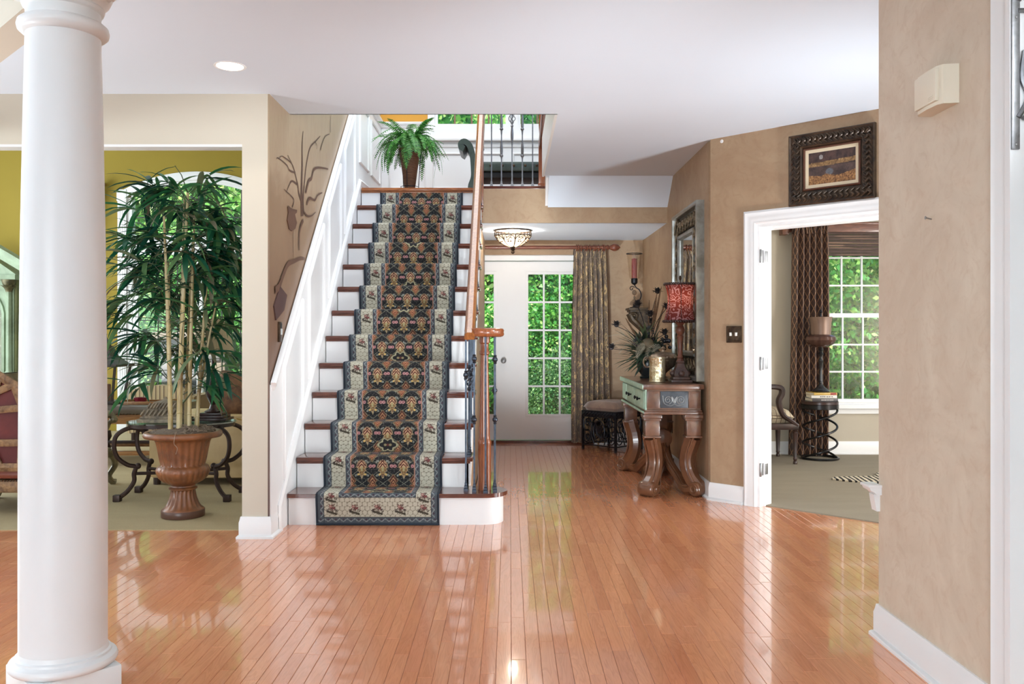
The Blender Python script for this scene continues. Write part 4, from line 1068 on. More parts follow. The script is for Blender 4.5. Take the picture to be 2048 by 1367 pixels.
MB().lathe([(.03, .33), (.031, .5), (.028, .545), (.005, .55)], n=16).build('candle', plain('red_candle_wax', lin(150, 62, 62), .6, var=.25, vs=20), sc)

# ---------------------------------------------------------------- console table
co = thing('console_table', 'carved brown console table with a pale green drawer front and scroll legs', 'console table', (1.265, 7.39, 0))
hx_, hy_ = .235, .68
MB().box(-hx_ - .005, hx_, -hy_, hy_, .825, .868, .012).build('top', BROWNWOOD, co)
MINT = plain('pale_green_crackle', lin(178, 204, 184), .45, col2=lin(150, 180, 158), vs=22)
MB().box(-hx_ - .012, -hx_ + .0, -hy_ + .0, hy_ - .0, .828, .866, .008).build('top_edge', MINT, co)
MB().box(-hx_ + .03, hx_ - .02, -hy_ + .035, hy_ - .035, .655, .825).build('apron', BROWNWOOD, co, smooth=0)
MB().box(-hx_ + .005, hx_ - .01, -hy_ + .012, hy_ - .012, .632, .655, .006).box(-hx_ + .015, hx_ - .015, -hy_ + .02, hy_ - .02, .655, .667, .004).build('apron_moulding', BROWNWOOD, co)
MB().box(-hx_ - .002, -hx_ + .03, -hy_ + .02, hy_ - .02, .64, .655, .004).box(-hx_ + .018, -hx_ + .03, -hy_ + .035, hy_ - .035, .655, .825).build('drawer_rail', MINT, co, smooth=0)
for a, b in ((-.62, -.14), (-.12, .36), (.38, .64)):
    dr = MB().box(-hx_ + .008, -hx_ + .02, a, b, .672, .812, .004).build('drawer', MINT, co)
    if b > .37: continue
    for yk in ((a + b) / 2 + .07, (a + b) / 2 - .07)[:2]:
        MB().lathe([(.006, 0), (.006, .014), (.014, .02), (.016, .028), (.004, .033)], n=10, M=Matrix.Translation((-hx_ + .008, yk, .742)) @ Matrix.Rotation(R(-90), 4, 'Y')).build('knob', IRON, dr)
DARKCARVE = plain('slate_carving', lin(74, 78, 84), .45, .2, col2=lin(50, 54, 60), vs=16)
pn = MB().box(-.1, .115, -hy_ + .028, -hy_ + .037, .683, .812, .003).build('carved_panel', DARKCARVE, co)
m = MB()
for s in (-1, 1):
    m.tube(spiral((.008 + s * .05, -hy_ + .027, .745), .006, .034, 1.7, 20, (s, 0, 0), (0, 0, 1)), .0045, 5)
    m.tube(bez([(.008, -hy_ + .027, .715), (.008 + s * .03, -hy_ + .027, .7), (.008 + s * .08, -hy_ + .027, .72), (.008 + s * .09, -hy_ + .027, .78)], 5), .004, 5)
    m.blade((.008, -hy_ + .027, .72), (s * .4, -.1, 1), (0, -1, 0), .06, .02, 0)
m.ball((.008, -hy_ + .026, .735), (.01, .006, .02), 8, 6)
m.build('scroll_carving', plain('slate_carving_light', lin(128, 130, 130), .45, .3), pn)
for s in (-1, 1): box('corner_block', BROWNWOOD, (-.105 if s < 0 else .12) - (.1 if s < 0 else 0), (-.105 if s < 0 else .12) + (.09 if s > 0 else 0), -hy_ + .026, -hy_ + .036, .683, .812, co, .002)
for sx in (-1, 1):
    for sy_ in (-1, 1):
        cx, cy = sx * (hx_ - .075), sy_ * (hy_ - .085)
        lg = thing_leg = MB().box(cx - .075, cx + .07, cy - .075, cy + .07, .6, .632, .006).box(cx - .068, cx + .063, cy - .068, cy + .063, .585, .6, .004).box(cx - .055, cx + .055, cy - .055, cy + .055, .465, .585, .003).box(cx - .064, cx + .064, cy - .064, cy + .064, .45, .465, .004)
        lb = lg.build('leg', BROWNWOOD, co)
        d = Vector((-sx * .62, -sy_ * .78, 0)).normalized(); n_ = Vector((0, 0, 1)).cross(d)
        prof = [(0, .455), (.022, .4), (.05, .33), (.06, .26), (.045, .19), (.005, .12), (-.045, .075), (-.06, .055)]
        q = bez([Vector((cx, cy, 0)) + d * a + Vector((0, 0, z)) for a, z in prof], 5)
        ws = [.056 - .006 * sin(pi * i / (len(q) - 1)) for i in range(len(q))]
        m = MB().tube(q, [w * 1.25 for w in ws], 8, flat=.9, ref=d)
        for s2 in (-1, 1): m.tube([p + n_ * .046 * s2 + d * -.046 for p in q], .009, 6)
        fc = Vector((cx, cy, .058)) + d * -.062
        m.lathe([(.05, -.062), (.058, -.05), (.058, .05), (.05, .062)], n=20, M=Matrix.Translation(fc) @ Matrix(((d.x, 0, n_.x, 0), (d.y, 0, n_.y, 0), (0, 1, 0, 0), (0, 0, 0, 1))))
        for s2 in (-1, 1): m.tube(spiral(fc + n_ * .063 * s2, .006, .044, 1.8, 20, d, (0, 0, 1)), .007, 5)
        m.build('scroll', CARVEWOOD, lb)
        e = Vector((0, sy_ * .16, .33))
        st_ = bez([fc + d * .06 + Vector((0, 0, -.01)), fc + d * .14 + Vector((0, 0, -.02)), Vector((cx * .55, cy * .68, .10)), Vector((cx * .22, cy * .48, .2)), e], 6)
        m = MB().tube(st_, .042, 8, flat=.8)
        for s2 in (-1, 1): m.tube([p + n_ * .03 * s2 + Vector((0, 0, .03)) for p in st_], .008, 5)
        m.build('stretcher', CARVEWOOD, co)
dm = MB()
for k in range(9):
    yk = -.17 + .0425 * k
    dm.lathe([(.06, -.02), (.078, -.012), (.082, 0), (.078, .012), (.06, .02)], n=20, M=Matrix.Translation((0, yk, .39)) @ Matrix.Rotation(R(90), 4, 'X'))
dm.build('ribbed_drum', CARVEWOOD, co)
MB().box(-.06, .06, -.14, .14, .3, .36, .02).box(-.05, .05, -.12, .12, .46, .635, .01).build('drum_post', CARVEWOOD, co)

# ------------------------------------------------- things on the console
tz = .868
SHADE = NT('red_paisley_shade'); v = SHADE.coord('Object')
w_ = SHADE.n('TexVoronoi', {'Vector': SHADE.n('VectorMath', {0: v, 1: SHADE.n('VectorMath', {0: SHADE.n('TexNoise', {'Vector': v, 'Scale': 9.0}).outputs[1], 1: (.12, .12, .12)}, operation='MULTIPLY').outputs[0]}, operation='ADD').outputs[0], 'Scale': 22.0}, feature='F1').outputs[0]
rg = SHADE.math('SINE', SHADE.math('MULTIPLY', w_, 19)); pk = SHADE.math('GREATER_THAN', rg, .45)
col = SHADE.mix(pk, lin(104, 54, 52), lin(168, 128, 134))
ds = SHADE.n('BsdfDiffuse', {0: col}); ts = SHADE.n('BsdfTranslucent', {0: SHADE.mix(pk, lin(140, 62, 50), lin(200, 146, 140))})
mx = SHADE.n('MixShader', {0: .4, 1: ds.outputs[0], 2: ts.outputs[0]}); SHADE.t.links.new(mx.outputs[0], SHADE.out.inputs[0])
la = thing('table_lamp', 'table lamp with a red paisley shade on a carved candlestick base', 'lamp', (1.375, 7.03, tz))
BROWNRES = plain('carved_resin', lin(104, 74, 62), .4, col2=lin(58, 46, 48), vs=14)
MB().box(-.085, .085, -.085, .085, .0, .02, .006).box(-.07, .07, -.07, .07, .02, .045, .012).build('foot', BROWNRES, la)
m = MB().lathe([(.075, .045), (.08, .06), (.076, .085), (.05, .12), (.036, .15), (.042, .16), (.036, .17)], n=4, M=Matrix.Rotation(R(45), 4, 'Z'))
for k in range(4):
    a = R(90 * k); m.ball((.06 * cos(a), .06 * sin(a), .07), (.026, .026, .024), 8, 6)
m.build('base_urn', BROWNRES, la)
MB().lathe([(.03, .17), (.022, .19), (.026, .2), (.02, .21), (.021, .3), (.026, .36), (.03, .37), (.022, .38), (.034, .4), (.038, .42), (.03, .445), (.022, .455), (.03, .47), (.04, .48), (.03, .488), (.012, .5)], n=16).build('stem', plain('lamp_stem', lin(128, 78, 58), .35, col2=lin(84, 52, 44), vs=16), la)
MB().tube([(0, 0, .49), (0, 0, .83)], .005, 6).ball((0, 0, .84), (.012, .012, .02), 8, 6).build('harp', BRONZE, la)
shp = [(.132, .49), (.12, .53), (.105, .59), (.099, .65), (.102, .71), (.113, .76), (.124, .79)]
MB().lathe(shp, n=36).build('shade', SHADE.m, la, smooth=60, fixn=False)
sh = la.children[-1]
# open the shade at both ends
bmx = bmesh.new(); bmx.from_mesh(sh.data); bmesh.ops.delete(bmx, geom=[f for f in bmx.faces if len(f.verts) > 8], context='FACES_ONLY'); bmx.to_mesh(sh.data); bmx.free()
for r_, z_ in ((.134, .49), (.126, .79)):
    m = MB()
    for k in range(40):
        a = 2 * pi * k / 40; m.ball((r_ * cos(a), r_ * sin(a), z_), (.011, .011, .012), 6, 4)
    o = m.build('beaded_trim', DARKWOOD, la, smooth=60)
for k in range(6):
    a = 2 * pi * k / 6 + .4; MB().tube([((r + .001) * cos(a), (r + .001) * sin(a), z) for r, z in shp], .0025, 5).build('shade_seam', DARKWOOD, la)
MB().ball((0, 0, .63), (.026, .026, .034), 10, 8).build('bulb', emit('bulb_glow', lin(255, 200, 140), 3), la)
lamp('POINT', 'console_bulb', (1.375, 7.03, tz + .69), .9, (1, .82, .62), radius=.03)

HAMM = plain('hammered_brass_silver', lin(222, 212, 184), .25, .85, col2=lin(176, 156, 116), vs=16, bump=.7, bs=44)
ca = thing('canister', 'tall hammered silver gold cylinder vase at the front of the console', 'vase', (1.185, 7.0, tz))
MB().lathe([(.062, 0), (.064, .004), (.063, .01), (.063, .19), (.066, .196), (.066, .2), (.061, .2), (.06, .19), (.06, .02)], n=36).build('body', HAMM, ca)
MB().tube([(.0645 * cos(2 * pi * k / 36), .0645 * sin(2 * pi * k / 36), .006) for k in range(36)], .004, 5, closed=True).build('foot_ring', HAMM, ca)
SILVER = plain('antique_silver', lin(196, 176, 152), .3, .8, col2=lin(128, 108, 92), vs=18)
ub = thing('footed_bowl', 'lidded antique silver footed urn behind the hammered cylinder', 'urn', (1.285, 7.3, tz))
MB().lathe([(.06, 0), (.062, .012), (.04, .022), (.02, .04), (.024, .06), (.05, .085), (.09, .115), (.11, .15), (.116, .175), (.112, .18)], n=32, flute=lambda i, a: 1 + (.03 * cos(14 * a) if 5 < i < 9 else 0)).build('bowl', SILVER, ub)
MB().lathe([(.116, .18), (.12, .188), (.116, .2), (.09, .22), (.05, .235), (.016, .24), (.014, .255), (.022, .268), (.006, .285)], n=32).build('lid', SILVER, ub)
m = MB()
for k in range(26):
    a = 2 * pi * k / 26; m.ball((.114 * cos(a), .114 * sin(a), .192), .011, 6, 4)
m.build('beading', SILVER, ub)
for s in (-1, 1): MB().tube(bez([(s * .11, 0, .17), (s * .15, 0, .19), (s * .165, 0, .15), (s * .14, 0, .11), (s * .1, 0, .12)], 5), .007, 6).build('handle', SILVER, ub)

# flower arrangement
fv2 = thing('flower_vase', 'dark vase holding the dried flower arrangement on the far end of the console', 'vase', (1.225, 7.72, tz))
MB().lathe([(.07, 0), (.075, .01), (.06, .025), (.085, .06), (.1, .1), (.1, .15), (.085, .185), (.095, .2), (.085, .2), (.075, .18)], n=24).build('body', plain('dark_glazed_vase', lin(44, 48, 50), .25), fv2)
fa = thing('flower_arrangement', 'dried flower arrangement with feathers, fern and black blooms', 'flowers', (1.225, 7.72, tz + .19))
SAGE = leafmat('sage_leaves', [(0, lin(40, 56, 48)), (.45, lin(74, 98, 80)), (.8, lin(96, 112, 78)), (1, lin(130, 136, 108))], .15)
SILVERFERN = plain('silver_fern', lin(160, 155, 134), .6)
BLACKBLOOM = plain('black_bloom', lin(48, 44, 46), .7, col2=lin(30, 28, 30), vs=40)
FEATHER = NT('pheasant_feather'); fw_ = FEATHER.n('TexWave', {'Vector': FEATHER.coord('Object'), 'Scale': 26, 'Distortion': 2}, bands_direction='Z').outputs[1]
FEATHER.pbr(FEATHER.ramp(fw_, [(.3, lin(60, 44, 34)), (.55, lin(150, 112, 76))]), .6)
ar_ = random.Random(8)
LEAFM = [MB().blade((0, 0, 0), (.25, 0, 1), (0, 1, 0) if 0 else (1, 0, -.25), L, w, dr, 5).build('leaf', SAGE, fa, smooth=60, fixn=False).data for L, w, dr in ((.34, .036, .9), (.28, .055, 1.2), (.36, .022, .5))]
for k in range(210):
    o = link('leaf', LEAFM[k % 3], fa)
    az = ar_.uniform(.9, 5.4); tilt = ar_.uniform(.35, 1.75)
    o.rotation_euler = (0, tilt, az); o.scale = (ar_.uniform(.45, 1.0),) * 3
    o.location = (ar_.uniform(-.05, .05), ar_.uniform(-.05, .05), ar_.uniform(-.03, .1))
for dx, dy, dz in ((.12, .02, .62), (.07, -.05, .56), (.02, .06, .5), (.16, .05, .48), (-.2, 0, .34)):
    e = Vector((dx, dy, dz)); m = MB().tube([(0, 0, 0), e * .5, e], .0025, 4)
    pts_ = [e * (.35 + .65 * t / 10) for t in range(11)]
    m.tube(pts_, [.003 + .008 * sin(pi * t / 10) ** .7 for t in range(11)], 6, flat=.15, ref=(1, .2, 0))
    m.build('feather', FEATHER.m, fa)
for dx, dy, dz in ((.1, .1, .57), (-.1, -.05, .44), (.0, -.12, .36), (.16, -.04, .43), (-.28, 0, .27), (-.33, -.05, .07), (.04, .04, .3), (.12, -.15, .2), (-.08, .1, .46)):
    m = MB().tube(bez([(0, 0, 0), (dx * .4, dy * .4, dz * .65), (dx, dy, dz)], 5), .003, 5)
    for k in range(16):
        a = k * 2.4; rr = .012 + .038 * (k / 16)
        m.blade((dx, dy, dz), (cos(a) * rr * 20, sin(a) * rr * 20, .7 - .03 * k), (0, 0, 1), .06, .03, .6, 3)
    m.ball((dx, dy, dz + .01), .022, 8, 6); m.build('bloom', BLACKBLOOM, fa)
m = MB()
for k in range(14): m.ball((.07 + ar_.uniform(-.08, .1), -.08 + ar_.uniform(-.06, .06), .1 + ar_.uniform(-.05, .1)), ar_.uniform(.016, .024), 10, 8)
m.build('berries', plain('black_berries', lin(30, 30, 36), .15), fa)
for hx, hy, hz in ((.05, -.1, .02), (-.1, -.08, .12), (.0, -.05, .22), (.13, -.06, .12)):
    m = MB()
    for k in range(40):
        d_ = Vector((ar_.uniform(-1, 1), ar_.uniform(-1, .4), ar_.uniform(-.6, 1))).normalized(); m.blade(Vector((hx, hy, hz)) + d_ * .03, d_ + Vector((ar_.uniform(-.6, .6), 0, ar_.uniform(-.6, .6))), (0, 0, 1), .032, .024, .3, 2)
    m.build('hydrangea', plain('dusty_hydrangea', lin(96, 98, 98), .7, col2=lin(58, 62, 66), vs=30), fa, smooth=0, fixn=False)
MB().ball((-.02, -.11, .1), (.06, .055, .065), 14, 10).build('pod', plain('tan_pod', lin(150, 130, 98), .55, col2=lin(96, 88, 70), vs=14), fa)
for bx, by, bz, an in ((-.03, -.12, -.02, .1), (.1, -.12, -.02, -.6)):
    m = MB(); p = Vector((bx, by, bz + .1)); d = Vector((-.25 + an * .3, -.35, .2)).normalized()
    for k in range(16):
        m.tube([p, p + d * .018], .003, 4); p = p + d * .016; d = (d + Vector((0, 0, -.12))).normalized(); L = .04 * sin(pi * (.15 + .85 * k / 16)) + .005
        sd = d.cross(Vector((0, -1, .2))).normalized()
        for s in (-1, 1): m.blade(p, sd * s + d * .5, (0, -1, .3), L, .008, .3, 2)
    m.build('silver_frond', SILVERFERN, fa, smooth=0, fixn=False)
for k in range(4):
    a = 2.3 + k * .5; m = MB().tube(bez([(0, 0, 0), (.2 * cos(a), .14 * sin(a), .12 + .03 * (k % 3)), (.36 * cos(a), .22 * sin(a), .02 + .08 * (k % 4))], 6), [.0028 - .0001 * i for i in range(13)], 4)
    m.build('grass_wisp', SILVERFERN, fa)

# iron stool
so = thing('stool', 'square wrought iron stool with a brown velvet cushion beside the curtain', 'stool', (1.115, 9.5, 0), R(-45))
hw = .225
m = MB()
for sx in (-1, 1):
    for sy_ in (-1, 1):
        MB().box(sx * hw - .012, sx * hw + .012, sy_ * hw - .012, sy_ * hw + .012, 0, .38, .003).ball((sx * hw, sy_ * hw, .012), (.018, .018, .014), 8, 6).build('leg', IRON, so)
m = MB().box(-hw - .012, hw + .012, -hw - .012, hw + .012, .36, .43, .006)
for k in range(11):
    for s in (-1, 1):
        p = -hw + .02 + k * .041
        m.tube([(p - .02, s * (hw + .012), .38), (p, s * (hw + .02), .395), (p + .02, s * (hw + .012), .412)], .009, 6); m.tube([(s * (hw + .012), p - .02, .38), (s * (hw + .02), p, .395), (s * (hw + .012), p + .02, .412)], .009, 6)
m.build('apron', IRON, so)
for ax in (0, 1):
    for s in (-1, 1):
        u = Vector((1, 0, 0)) if ax == 0 else Vector((0, 1, 0)); o_ = Vector((0, s * hw, 0)) if ax == 0 else Vector((s * hw, 0, 0)); z = Vector((0, 0, 1))
        m = MB().tube([o_ - u * hw + z * .06, o_ + u * hw + z * .06], .008, 4)
        m.tube([o_ + u * .075 * cos(a) + z * (.21 + .115 * sin(a)) for a in [2 * pi * k / 24 for k in range(24)]], .007, 6, closed=True)
        m.tube([o_ + u * .035 * sin(a * 2) + z * (.21 + .07 * sin(a + .6)) for a in [2 * pi * k / 24 for k in range(24)]], .008, 6, closed=True)
        for t in (-1, 1):
            m.tube(spiral(o_ + u * t * .15 + z * .29, .006, .05, 1.5, 20, u * t, z), .006, 6)
            m.tube(spiral(o_ + u * t * .155 + z * .13, .006, .058, 1.5, 20, -u * t, -z), .006, 6)
            m.tube(bez([o_ + u * t * .07 + z * .07, o_ + u * t * .12 + z * .2, o_ + u * t * .2 + z * .22, o_ + u * t * .215 + z * .34], 6), .006, 6)
            m.blade(o_ + z * .2, u * t * .5 + z, o_, .1, .05, 0)
        m.build('scroll_panel', IRON, so)
VELVET = plain('brown_velvet', lin(150, 122, 102), .8, col2=lin(112, 86, 72), vs=7, Sheen_Weight=.5)
MB().pillow((0, 0, .465), .47, .47, .15, 12, .3).build('cushion', VELVET, so, smooth=80)

# ---------------------------------------------------------------- slanted wall: picture, switches
pf = thing('framed_picture', 'river landscape in a wide carved dark frame above the den doorway', 'picture', C1 + u45 * .953 + Vector((0, 0, 2.395)), A45)
PW, PH = .302, .247
fl_ = lambda d: [(-PW + d, 0, -PH + d), (PW - d, 0, -PH + d), (PW - d, 0, PH - d), (-PW + d, 0, PH - d)]
FRD = plain('dark_bronze_frame', lin(84, 66, 50), .35, .45, col2=lin(42, 34, 30), vs=16)
MB().sweep(fl_(0), [(0, 0), (0, .03), (.008, .036), (.016, .03), (.04, .022), (.07, .02), (.085, .026), (.094, .02), (.1, .012), (.1, 0)], (0, -1, 0), closed=True).build('frame', FRD, pf)
m = MB(); cr = random.Random(9)
for k in range(15):
    x = -PW + .04 + k * (2 * PW - .08) / 14
    for sg in (-1, 1):
        m.tube(bez([(x - .015, -.026, sg * (PH - .018)), (x + .012, -.034, sg * (PH - .04)), (x - .008, -.034, sg * (PH - .06)), (x + .016, -.028, sg * (PH - .08))], 4), [.004 + .004 * sin(i / 3.9) for i in range(13)], 6)
for k in range(12):
    z = -PH + .05 + k * (2 * PH - .1) / 11
    for sg in (-1, 1):
        m.tube(bez([(sg * (PW - .018), -.026, z - .015), (sg * (PW - .04), -.034, z + .012), (sg * (PW - .06), -.034, z - .008), (sg * (PW - .08), -.028, z + .016)], 4), [.004 + .004 * sin(i / 3.9) for i in range(13)], 6)
m.build('carved_ripples', FRD, pf)
MB().sweep(fl_(.1), [(0, 0), (0, .016), (.006, .02), (.014, .016), (.014, 0)], (0, -1, 0), closed=True).build('inner_lip', plain('copper_lip', lin(98, 62, 46), .4, .4), pf)
MB().sweep(fl_(.113), [(0, 0), (0, .008), (.024, .006), (.024, 0)], (0, -1, 0), closed=True).build('mat_board', plain('cream_mat', lin(222, 206, 176), .8), pf)
def canvas():
    nx, nz = 90, 56; xs = np.linspace(-PW + .137, PW - .137, nx); zs = np.linspace(-PH + .137, PH - .137, nz)
    rs = np.random.RandomState(2)
    def nz_(sx, sz):
        g = rs.rand(sz + 2, sx + 2); a = np.linspace(0, sz, nz); b = np.linspace(0, sx, nx); i = a.astype(int); j = b.astype(int); fa_ = (a - i)[:, None]; fb = (b - j)[None]
        return g[np.ix_(i, j)] * (1 - fa_) * (1 - fb) + g[np.ix_(i + 1, j)] * fa_ * (1 - fb) + g[np.ix_(i, j + 1)] * (1 - fa_) * fb + g[np.ix_(i + 1, j + 1)] * fa_ * fb
    N1, N2, N3 = nz_(26, 8), nz_(60, 40), nz_(8, 6)
    T, Uu = np.meshgrid(np.linspace(0, 1, nz), np.linspace(0, 1, nx), indexing='ij')
    C = np.zeros((nz, nx, 3)); c = lambda r, g, b: np.array(lin(r, g, b)[:3])
    C[:] = c(62, 44, 44)
    wood_ = T > .66; C[wood_] = (c(52, 38, 38) * (1 - N1[..., None]) + c(104, 74, 66) * N1[..., None])[wood_]
    C[wood_ & (np.hypot((Uu - .27) * 1.6, T - .84) < .07)] = c(176, 170, 166)
    bank = np.abs(T - .6 - .06 * Uu) < .07; C[bank] = (c(128, 92, 58) * (1 - N2[..., None]) + c(190, 150, 98) * N2[..., None])[bank]
    wat = (T < .55) & (T > .2); C[wat] = (c(60, 42, 42) * (1 - N3[..., None]) + c(108, 84, 76) * N3[..., None])[wat]
    C[(np.hypot((Uu - .45) * 1.2, T - .36) < .1)] = c(116, 116, 122)
    fg = (T < .18 + .14 * N3) | ((T < .1 + .34 * (Uu - .3)) & (Uu > .55)); C[fg] = (c(108, 62, 36) * (1 - N2[..., None]) + c(214, 158, 98) * N2[..., None])[fg]
    C *= (.45 + .4 * N2)[..., None]
    m = MB()
    for z in zs:
        for x in xs: m.v.append((x, -.006, z))
    for i in range(nz - 1):
        for j in range(nx - 1): a = i * nx + j; m.f.append((a, a + 1, a + nx + 1, a + nx))
    o = m.build('canvas', vcol('canvas_paint', .6), pf, smooth=0, fixn=False)
    ca = o.data.color_attributes.new('Col', 'FLOAT_COLOR', 'POINT'); ca.data.foreach_set('color', np.concatenate([C.reshape(-1, 3), np.ones((nx * nz, 1))], 1).astype('f').ravel())
canvas()
sw = thing('light_switch', 'double toggle light switch in a bronze plate left of the den doorway', 'switch', C1 + u45 * .205 + Vector((0, 0, 1.253)), A45)
MB().box(-.062, .062, -.006, 0, -.062, .062, .002).sweep([(-.062, -.006, -.062), (.062, -.006, -.062), (.062, -.006, .062), (-.062, -.006, .062)], [(0, 0), (0, .004), (.008, .007), (.018, .003), (.018, 0)], (0, -1, 0), closed=True).build('plate', BRONZE, sw)
for x in (-.023, .023): MB().box(x - .006, x + .006, -.024, -.006, -.012, .014, .002).build('toggle', plain('toggle_white', lin(236, 234, 226), .35), sw)
sn = tag(MB().lathe([(.012, 0), (.014, .003), (.012, .006), (.005, .007)], n=14, M=Matrix.Translation(C1 + u45 * .1 + Vector((0, 0, 2.70)) - v45 * .0) @ Matrix.Rotation(A45, 4, 'Z') @ Matrix.Rotation(R(90), 4, 'X')).build('sensor', WHITE), 'tiny white round sensor near the ceiling by the slanted wall corner', 'sensor')

# ---------------------------------------------------------------- wall stub by the camera
SIREN = plain('ivory_plastic', lin(232, 222, 202), .45)
si = thing('alarm_siren', 'ivory plastic alarm siren box high on the pale wall stub', 'alarm', (1.53, 3.063, 2.107))
poly = [(0, -.1), (-.05, -.092), (-.062, -.07), (-.066, 0), (-.062, .07), (-.05, .092), (0, .1)]
MB().prism([(a, b) for a, b in poly], 'z', -.067, .067).build('body', SIREN, si, smooth=30)
MB().box(-.072, -.055, -.078, .078, -.054, .06, .007).build('cover', SIREN, si)
for k in range(3): box('grille_slot', SIREN, -.0735, -.071, -.065, -.03, -.046 + .006 * k, -.043 + .006 * k, si)
nl = tag(MB().tube([(1.535, 3.158, 1.668), (1.508, 3.156, 1.674)], .0025, 8).lathe([(.006, 0), (.0065, .002), (.002, .003)], n=10, M=Matrix.Translation((1.508, 3.156, 1.674)) @ Matrix.Rotation(R(-90), 4, 'Y')).build('nail', NICKEL), 'small nail sticking out of the pale wall stub', 'nail')
shf = thing('wall_bracket', 'small white bracket shelf at the back corner of the pale wall stub', 'bracket', (1.53, 3.6, .62))
MB().prism([(0, -.03), (0, .0), (-.05, 0), (-.045, -.012), (-.03, -.02), (-.02, -.03)], 'y', -.02, .06).box(-.056, 0, -.025, .065, 0, .012, .003).build('shelf_top', WHITE, shf)
MB().prism([(0, -.1), (0, -.03), (-.026, -.03), (-.022, -.06), (-.014, -.1)], 'y', -.004, .045).build('support', WHITE, shf)
br = thing('iron_bracket', 'grey scrolled iron bracket on the white jamb at the right edge', 'bracket', (1.521, 2.612, 1.8))
MB().box(-.018, .006, -.008, 0, .005, .78, .002).build('backplate', PEWTER, br)
m = MB()
for zc, s in ((.07, 1), (.3, -1), (.5, 1), (.7, -1)):
    m.tube(spiral((.05, -.008, zc), .006, .045, 1.4, 20, (1, 0, 0), (0, 0, s), 0), .007, 6)
m.tube(bez([(0, -.008, .1), (.03, -.008, .16), (.012, -.008, .22), (.02, -.008, .3)], 6), .008, 6)
m.tube(bez([(0, -.008, .45), (.06, -.008, .6), (.2, -.008, .72), (.34, -.008, .78)], 6), .009, 6)
m.tube([(0, -.008, .42), (.04, -.008, .42)], .007, 6)
m.build('scrollwork', PEWTER, br)
for z in (.02, .4, .76): MB().ball((-.006, -.009, z), (.004, .003, .004), 8, 5).build('screw', NICKEL, br)

# recessed downlight
rc = thing('downlight', 'round recessed ceiling downlight glowing white', 'ceiling light', (-1.5435, 4.796, 2.73))
MB().lathe([(.07, 0), (.078, -.004), (.085, -.004), (.088, 0)], n=36).build('trim_ring', WHITE, rc)
MB().lathe([(.0, -.0035), (.071, -.003), (.071, -.001)], n=36).build('diffuser', emit('downlight_glow', (1, .98, .94, 1), 9), rc, smooth=0)
lamp('SPOT', 'downlight_beam', (-1.5435, 4.796, 2.71), 6, (1, .93, .84), radius=.06).data.spot_size = R(110)
# ---------------------------------------------------------------- den
def trellis():
    t = NT('trellis_fabric'); uv = t.n('SeparateXYZ', {0: t.n('TexCoord').outputs['UV']}).outputs
    n = t.noise(t.n('TexCoord').outputs['UV'], 30, 2)
    wob = t.math('MULTIPLY', t.math('SUBTRACT', n, .5), .1)
    a = t.math('ADD', t.math('ADD', t.math('MULTIPLY', uv[0], 16), t.math('MULTIPLY', uv[1], 8.5)), wob); b = t.math('ADD', t.math('SUBTRACT', t.math('MULTIPLY', uv[0], 16), t.math('MULTIPLY', uv[1], 8.5)), wob)
    la_ = t.math('LESS_THAN', t.math('ABSOLUTE', t.math('SUBTRACT', t.math('FRACT', a), .5)), .055); lb_ = t.math('LESS_THAN', t.math('ABSOLUTE', t.math('SUBTRACT', t.math('FRACT', b), .5)), .055)
    return t.pbr(t.mix(t.math('MAXIMUM', la_, lb_), lin(66, 44, 36), lin(176, 132, 98)), .5, 0, None, Sheen_Weight=.25)
TRELLIS = trellis()
dc = thing('curtain', 'dark brown diamond trellis curtain beside the den window', 'curtain', (3.06, 8.9, 2.4))
drape('panel', TRELLIS, dc, (-.17, .19, .0), (-.2, .2, -2.38), 6, .034, width=1.15, seed=4)
drape('heading', TRELLIS, dc, (-.18, .2, .03), (-.17, .19, -.12), 9, .02, nv=6, width=1.15, seed=6, pinch=False)
cn = thing('cornice', 'brown wooden cornice board above the den window', 'cornice', (3.6, 8.98, 2.37))
MB().box(-.78, .7, -.0, .07, -.06, .04, .006).box(-.78, .7, -.018, 0, .02, .04, .004).build('board', CORNICE, cn)
box('end_block', CORNICE, -.8, -.73, -.04, .08, -.09, .045, cn, .008)
rs_ = thing('roman_shade', 'dark woven wood roman shade pulled up over the den window', 'window shade', (3.69, 9.03, 2.34))
SHW = NT('woven_wood'); v = SHW.coord('Object', (.25, 1, 1)); nn = SHW.noise(v, 70, 2, .5); sl = SHW.math('GREATER_THAN', SHW.noise(SHW.coord('Object', (.6, 1, 30)), 2.0, 1), .6)
SHW.pbr(SHW.mix(SHW.math('MULTIPLY', sl, .5), SHW.mix(nn, lin(62, 48, 44), lin(92, 70, 60)), lin(176, 142, 114)), .7)
for k in range(9): MB().box(-.48, .48, -.012 - .002 * (k % 2), .006, -.275 + .032 * k, -.275 + .032 * k + .0305, .004).build('slat', SHW.m, rs_, smooth=0)

